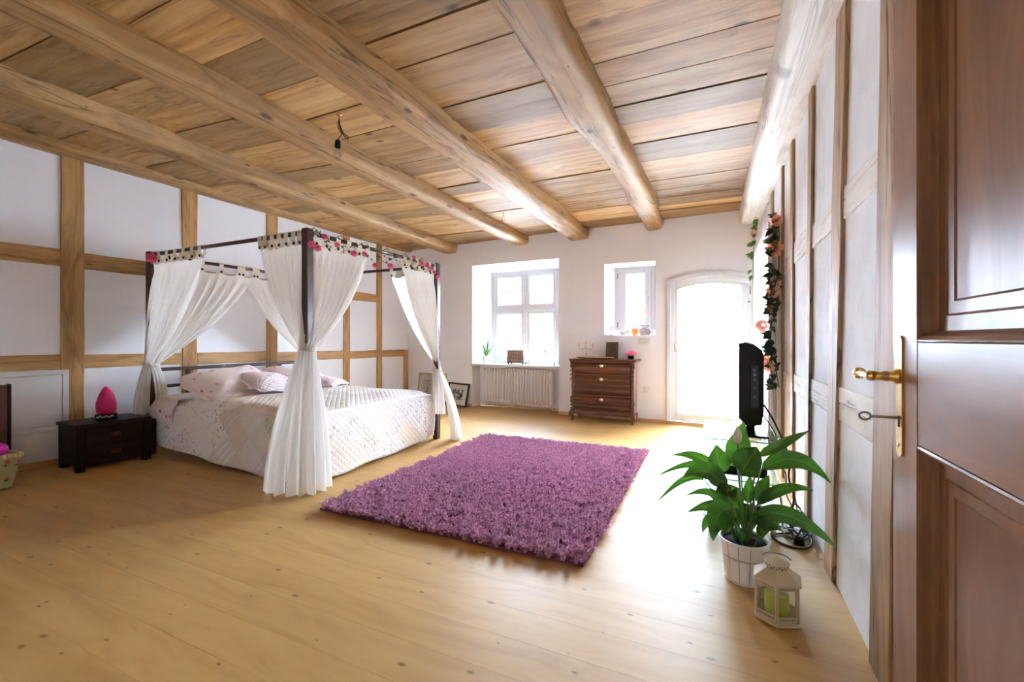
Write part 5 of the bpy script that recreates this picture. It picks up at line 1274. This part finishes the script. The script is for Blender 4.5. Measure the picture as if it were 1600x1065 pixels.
# ================================================================== PEACE LILY
pl_ = thing('peace_lily', 'peace lily with broad dark green leaves and one white flower in a white slatted pot', 'potted plant', (0.120, 2.401, 0))
def rad(z): return lerp(0.083, 0.110, z / 0.20)
obj('liner', MB().lathe([(0.078, 0.003), (0.080, 0.0), (rad(0.19) - 0.010, 0.19), (rad(0.19) - 0.014, 0.188), (0.074, 0.012), (1e-6, 0.012)], 32), plain('grey_liner', (0.34, 0.31, 0.26), 0.7), pl_)
NSV = 13
for row, (za, zb) in enumerate(((0.012, 0.118), (0.123, 0.190))):
    for i in range(NSV):
        a0 = 2 * PI * i / NSV + 0.1; da = 2 * PI / NSV - 0.035
        def fn(u, v, k):
            a = a0 + da * u; z = lerp(za, zb, v); r_ = rad(z) + k; return (r_ * math.cos(a), r_ * math.sin(a), z)
        m = MB(); m.grid(lambda u, v: fn(u, v, 0), 5, 1, False); m.grid(lambda u, v: fn(1 - u, v, -0.007), 5, 1, False)
        for e in (0, 1): m.grid(lambda u, v: fn(e, v, -0.007 * (u if e else 1 - u)), 1, 1, False); m.grid(lambda u, v: fn(u, e, -0.007 * (1 - v if e else v)), 5, 1, False)
        obj('stave', m, M['terra'], pl_)
obj('pot_rim', MB().lathe([(rad(0.19) + 0.002, 0.187), (rad(0.19) + 0.004, 0.195), (rad(0.19) - 0.004, 0.198), (rad(0.19) - 0.012, 0.184)], 36, cap=False), M['terra'], pl_)
obj('pot_foot', MB().lathe([(0.070, 0.0), (0.086, 0.0), (0.087, 0.010), (0.07, 0.012)], 32, cap=False), M['terra'], pl_)
obj('soil', MB().lathe([(1e-6, 0.188), (0.05, 0.186), (rad(0.18) - 0.010, 0.182)], 24), M['soil'], pl_)
LEAVES = [  # leaf points taken from image pixels, placed around the pot's depth
((-0.028, 0.053, 0.513), (-0.015, 0.092, 0.620), (0.002, 0.100, 0.739), 0.111),
((-0.095, -0.022, 0.500), (-0.115, -0.020, 0.572), (-0.120, -0.023, 0.637), 0.096),
((-0.017, -0.074, 0.524), (0.019, -0.090, 0.601), (0.051, -0.075, 0.651), 0.120),
((0.064, 0.030, 0.589), (0.173, 0.080, 0.651), (0.288, 0.134, 0.712), 0.044),
((0.074, 0.012, 0.530), (0.227, 0.072, 0.576), (0.372, 0.140, 0.466), 0.075),
((0.057, 0.082, 0.333), (0.187, 0.169, 0.406), (0.323, 0.232, 0.394), 0.050),
((0.054, 0.113, 0.344), (0.092, 0.175, 0.401), (0.122, 0.189, 0.460), 0.058),
((0.045, -0.089, 0.339), (0.192, -0.076, 0.353), (0.372, 0.010, 0.210), 0.068),
((-0.115, 0.002, 0.481), (-0.201, -0.011, 0.563), (-0.326, -0.068, 0.572), 0.052),
((-0.156, 0.060, 0.473), (-0.242, 0.086, 0.498), (-0.402, 0.012, 0.438), 0.034),
((-0.080, -0.125, 0.468), (-0.173, -0.213, 0.551), (-0.263, -0.254, 0.519), 0.082),
((-0.179, 0.027, 0.440), (-0.270, 0.040, 0.430), (-0.399, -0.020, 0.312), 0.032),
((-0.068, -0.166, 0.459), (-0.077, -0.237, 0.469), (-0.032, -0.226, 0.404), 0.076),
((-0.067, -0.144, 0.376), (-0.115, -0.222, 0.360), (-0.136, -0.231, 0.247), 0.093),
((-0.086, 0.015, 0.348), (-0.164, 0.007, 0.390), (-0.259, -0.038, 0.371), 0.036),
((-0.064, -0.030, 0.330), (-0.148, -0.069, 0.348), (-0.249, -0.115, 0.318), 0.050),
((-0.131, -0.094, 0.311), (-0.164, -0.126, 0.290), (-0.181, -0.133, 0.236), 0.036),
((0.014, 0.006, 0.361), (0.022, 0.010, 0.435), (0.025, 0.012, 0.496), 0.046),
((0.073, 0.144, 0.327), (0.143, 0.232, 0.364), (0.227, 0.271, 0.391), 0.044),
((0.044, -0.035, 0.283), (0.096, -0.038, 0.302), (0.155, -0.011, 0.270), 0.036),
((-0.045, 0.067, 0.286), (-0.097, 0.087, 0.303), (-0.179, 0.049, 0.277), 0.051),
((-0.040, -0.107, 0.304), (-0.073, -0.150, 0.312), (-0.100, -0.160, 0.250), 0.050),
((0.020, -0.068, 0.300), (0.053, -0.091, 0.323), (0.082, -0.098, 0.267), 0.048),
((-0.003, 0.109, 0.311), (-0.030, 0.151, 0.364), (-0.060, 0.137, 0.404), 0.052)]
to_camera = Vector((-0.12, -2.4, 0.75)).normalized()  # direction from the plant to the camera; leaf blades are turned toward it
rr = random.Random(2)
def lily_leaf(b, mid, tip, w):
    b, mid, tip = Vector(b), Vector(mid), Vector(tip)
    ctrl = 2 * mid - (b + tip) / 2
    path = bez(b, ctrl, tip, 16); roll = rr.uniform(-0.35, 0.35); ph = rr.random() * 6
    m = MB()
    def fn(u, v):
        k = v * 16; i = min(15, int(k)); q_ = path[i].lerp(path[i + 1], k - i)
        t = (path[i + 1] - path[i]).normalized()
        side = t.cross(to_camera)
        if side.length < 0.05: side = Vector((1, 0, 0))
        side.normalize(); nrm = side.cross(t); side = (side * math.cos(roll) + nrm * math.sin(roll)).normalized(); nrm = side.cross(t)
        prof = (math.sin(PI * min(1.0, v ** 0.72)) ** 0.85) * (1 - 0.25 * v)
        s_ = (u - 0.5) * 2
        wav = 0.05 * w * math.sin(v * 17 + ph + (2 if s_ > 0 else 0)) * abs(s_) ** 2
        return q_ + side * (s_ * w * 0.62 * prof) + nrm * (abs(s_) ** 1.5 * w * 0.16 * prof + wav)
    m.grid(fn, 8, 22, True, uvf=lambda u, v: (u, v))
    return m
for (b, mid, tip, w) in LEAVES:
    lf = obj('leaf', lily_leaf(b, mid, tip, w), M['lily'], pl_)
    b = Vector(b); root = Vector((b.x * 0.22, b.y * 0.22, 0.17)); root.x = max(-0.07, min(0.07, root.x)); root.y = max(-0.07, min(0.07, root.y))
    c1 = Vector((lerp(root.x, b.x, 0.35), lerp(root.y, b.y, 0.35), lerp(root.z, b.z, 0.7)))
    obj('leaf_stalk', MB().tube(bez(root, c1, b, 10), [lerp(0.0055, 0.0026, i / 10) for i in range(11)], 6), M['stem'], lf)
for i in range(14):
    a = rr.random() * 6.28; r0 = rr.uniform(0.01, 0.06); h_ = rr.uniform(0.24, 0.36)
    b = (r0 * math.cos(a) * 1.4, r0 * math.sin(a) * 1.4, h_ - 0.06); mid = (r0 * math.cos(a) * 2.2, r0 * math.sin(a) * 2.2, h_); tip = (r0 * math.cos(a) * 3.6, r0 * math.sin(a) * 3.6, h_ + rr.uniform(-0.05, 0.05))
    lf = obj('leaf', lily_leaf(b, mid, tip, rr.uniform(0.025, 0.045)), M['lily'], pl_)
    obj('leaf_stalk', MB().tube(bez((r0 * math.cos(a), r0 * math.sin(a), 0.17), (r0 * math.cos(a), r0 * math.sin(a), h_ - 0.1), b, 8), 0.003, 6), M['stem'], lf)
def spathe_fn(u, v):
    a = (u - 0.5) * 3.6; w = 0.020 * math.sin(PI * v ** 0.7) + 0.0004
    return (-0.030 + w * math.sin(a), -0.016 + 0.010 * v - w * 0.6 * math.cos(a) * -1, 0.644 + 0.092 * v)
sp = obj('flower', MB().grid(spathe_fn, 8, 14, True), M['spathe'], pl_)
obj('flower_stalk', MB().tube(bez((0.0, 0.0, 0.17), (-0.02, 0.0, 0.45), (-0.030, -0.014, 0.648), 12), 0.0035, 6), M['stem'], sp)
obj('spadix', MB().tube([(-0.030, -0.020, 0.655), (-0.030, -0.018, 0.70)], [0.005, 0.004], 8), plain('pale_spadix', (0.8, 0.72, 0.4), 0.6), sp)

# ================================================================== LANTERN
ln = thing('candle_lantern', 'cream metal six-sided candle lantern on the floor', 'lantern', (0.226, 2.125, 0), R(-6))
HR = 0.083
def hexring(r_): return [(r_ * math.cos(R(60 * i + 30 + 60)), r_ * math.sin(R(60 * i + 30 + 60))) for i in range(6)]
def hexprism(m, r0, z0, r1, z1):
    a = hexring(r0); b = hexring(r1); vs = [(*p_, z0) for p_ in a] + [(*p_, z1) for p_ in b]
    return m.add(vs, [tuple(range(6))[::-1], tuple(range(6, 12))] + [(i, (i + 1) % 6, 6 + (i + 1) % 6, 6 + i) for i in range(6)])
obj('base', hexprism(hexprism(MB(), HR + 0.010, 0.004, HR + 0.010, 0.012), HR + 0.002, 0.012, HR + 0.002, 0.020), M['cream_metal'], ln)
for i, (x, yy) in enumerate(hexring(HR + 0.004)): obj('foot', MB().ball((x * 0.95, yy * 0.95, 0.005), 0.006, 8, 6), M['cream_metal'], ln)
Hh = hexring(HR)
for i in range(6):
    a, b = Vector((*Hh[i], 0)), Vector((*Hh[(i + 1) % 6], 0)); dv = (b - a).normalized(); nv = Vector((dv.y, -dv.x, 0)); L_ = (b - a).length
    obj('corner_post', MB().tube([a + Vector((0, 0, 0.018)), a + Vector((0, 0, 0.165))], 0.0065, 6), M['cream_metal'], ln)
    def slab(u0, u1, z0, z1, d0, d1):
        m = MB(); P = []
        for z in (z0, z1):
            for (u, d) in ((u0, d0), (u1, d0), (u1, d1), (u0, d1)): P.append(a + dv * u + nv * d + Vector((0, 0, z)))
        return m.hexa([P[k] for k in (0, 1, 2, 3, 4, 5, 6, 7)])
    lo = obj('lower_panel', slab(0.004, L_ - 0.004, 0.018, 0.042, -0.002, 0.002), M['cream_metal'], ln)
    hi = obj('upper_panel', slab(0.004, L_ - 0.004, 0.145, 0.166, -0.002, 0.002), M['cream_metal'], ln)
    for par, zz in ((lo, 0.031), (hi, 0.154)):
        cm = MB()
        for k in range(7):
            u = 0.014 + (L_ - 0.028) * k / 6
            cm.v and None
            ctr = a + dv * u + Vector((0, 0, zz)); 
            ring = [ctr + dv * (0.0035 * math.cos(t)) + Vector((0, 0, 0.0045 * math.sin(t))) for t in [2 * PI * j / 6 for j in range(6)]]
            vs = [p_ + nv * 0.0026 for p_ in ring] + [p_ - nv * 0.0026 for p_ in ring]
            cm.add(vs, [tuple(range(6)), tuple(range(6, 12))[::-1]] + [(j, 6 + j, 6 + (j + 1) % 6, (j + 1) % 6) for j in range(6)])
        c_ = obj('cutout_row', cm, plain('cutout_shadow', (0.30, 0.26, 0.19), 0.8), par); c_['kind'] = 'stuff'
    obj('pane', slab(0.006, L_ - 0.006, 0.042, 0.145, -0.001, 0.001), M['clearglass'], ln)
obj('roof', hexprism(hexprism(MB(), HR + 0.016, 0.163, HR + 0.014, 0.170), HR + 0.013, 0.170, 0.042, 0.207), M['cream_metal'], ln)
ch = obj('chimney', hexprism(MB(), 0.040, 0.206, 0.038, 0.226), M['cream_metal'], ln)
hm = MB()
for i in range(24):
    a = 2 * PI * i / 24; z = 0.212 + 0.008 * (i % 2); r_ = 0.0375
    hm.ball((r_ * math.cos(a), r_ * math.sin(a), z), 0.0028, 6, 4)
hh = obj('air_holes', hm, M['soil'], ch); hh['kind'] = 'stuff'
obj('cap', MB().lathe([(0.046, 0.225), (0.047, 0.229), (0.036, 0.240), (0.018, 0.248), (0.008, 0.252), (1e-6, 0.253)], 28), M['cream_metal'], ln)
obj('ring_handle', MB().tube([(-0.052 + 0.0 * a, 0.055 * math.cos(a), 0.232 + 0.028 * math.sin(a)) if False else (0.050 * math.cos(a), 0.022, 0.235 + 0.020 * math.sin(a)) for a in [PI * i / 16 for i in range(17)]], 0.0025, 6), M['iron'], ln)
cn = thing('lime_candle', 'thick lime green candle inside the cream lantern', 'candle', (0.226, 2.125, 0.0205))
obj('wax', MB().lathe([(0.043, 0), (0.045, 0.004), (0.045, 0.075), (0.041, 0.081), (0.030, 0.078), (1e-6, 0.072)], 28), M['lime_wax'], cn)
obj('wick', MB().tube([(0, 0, 0.07), (0.003, 0, 0.088)], 0.0018, 5), M['black'], cn)
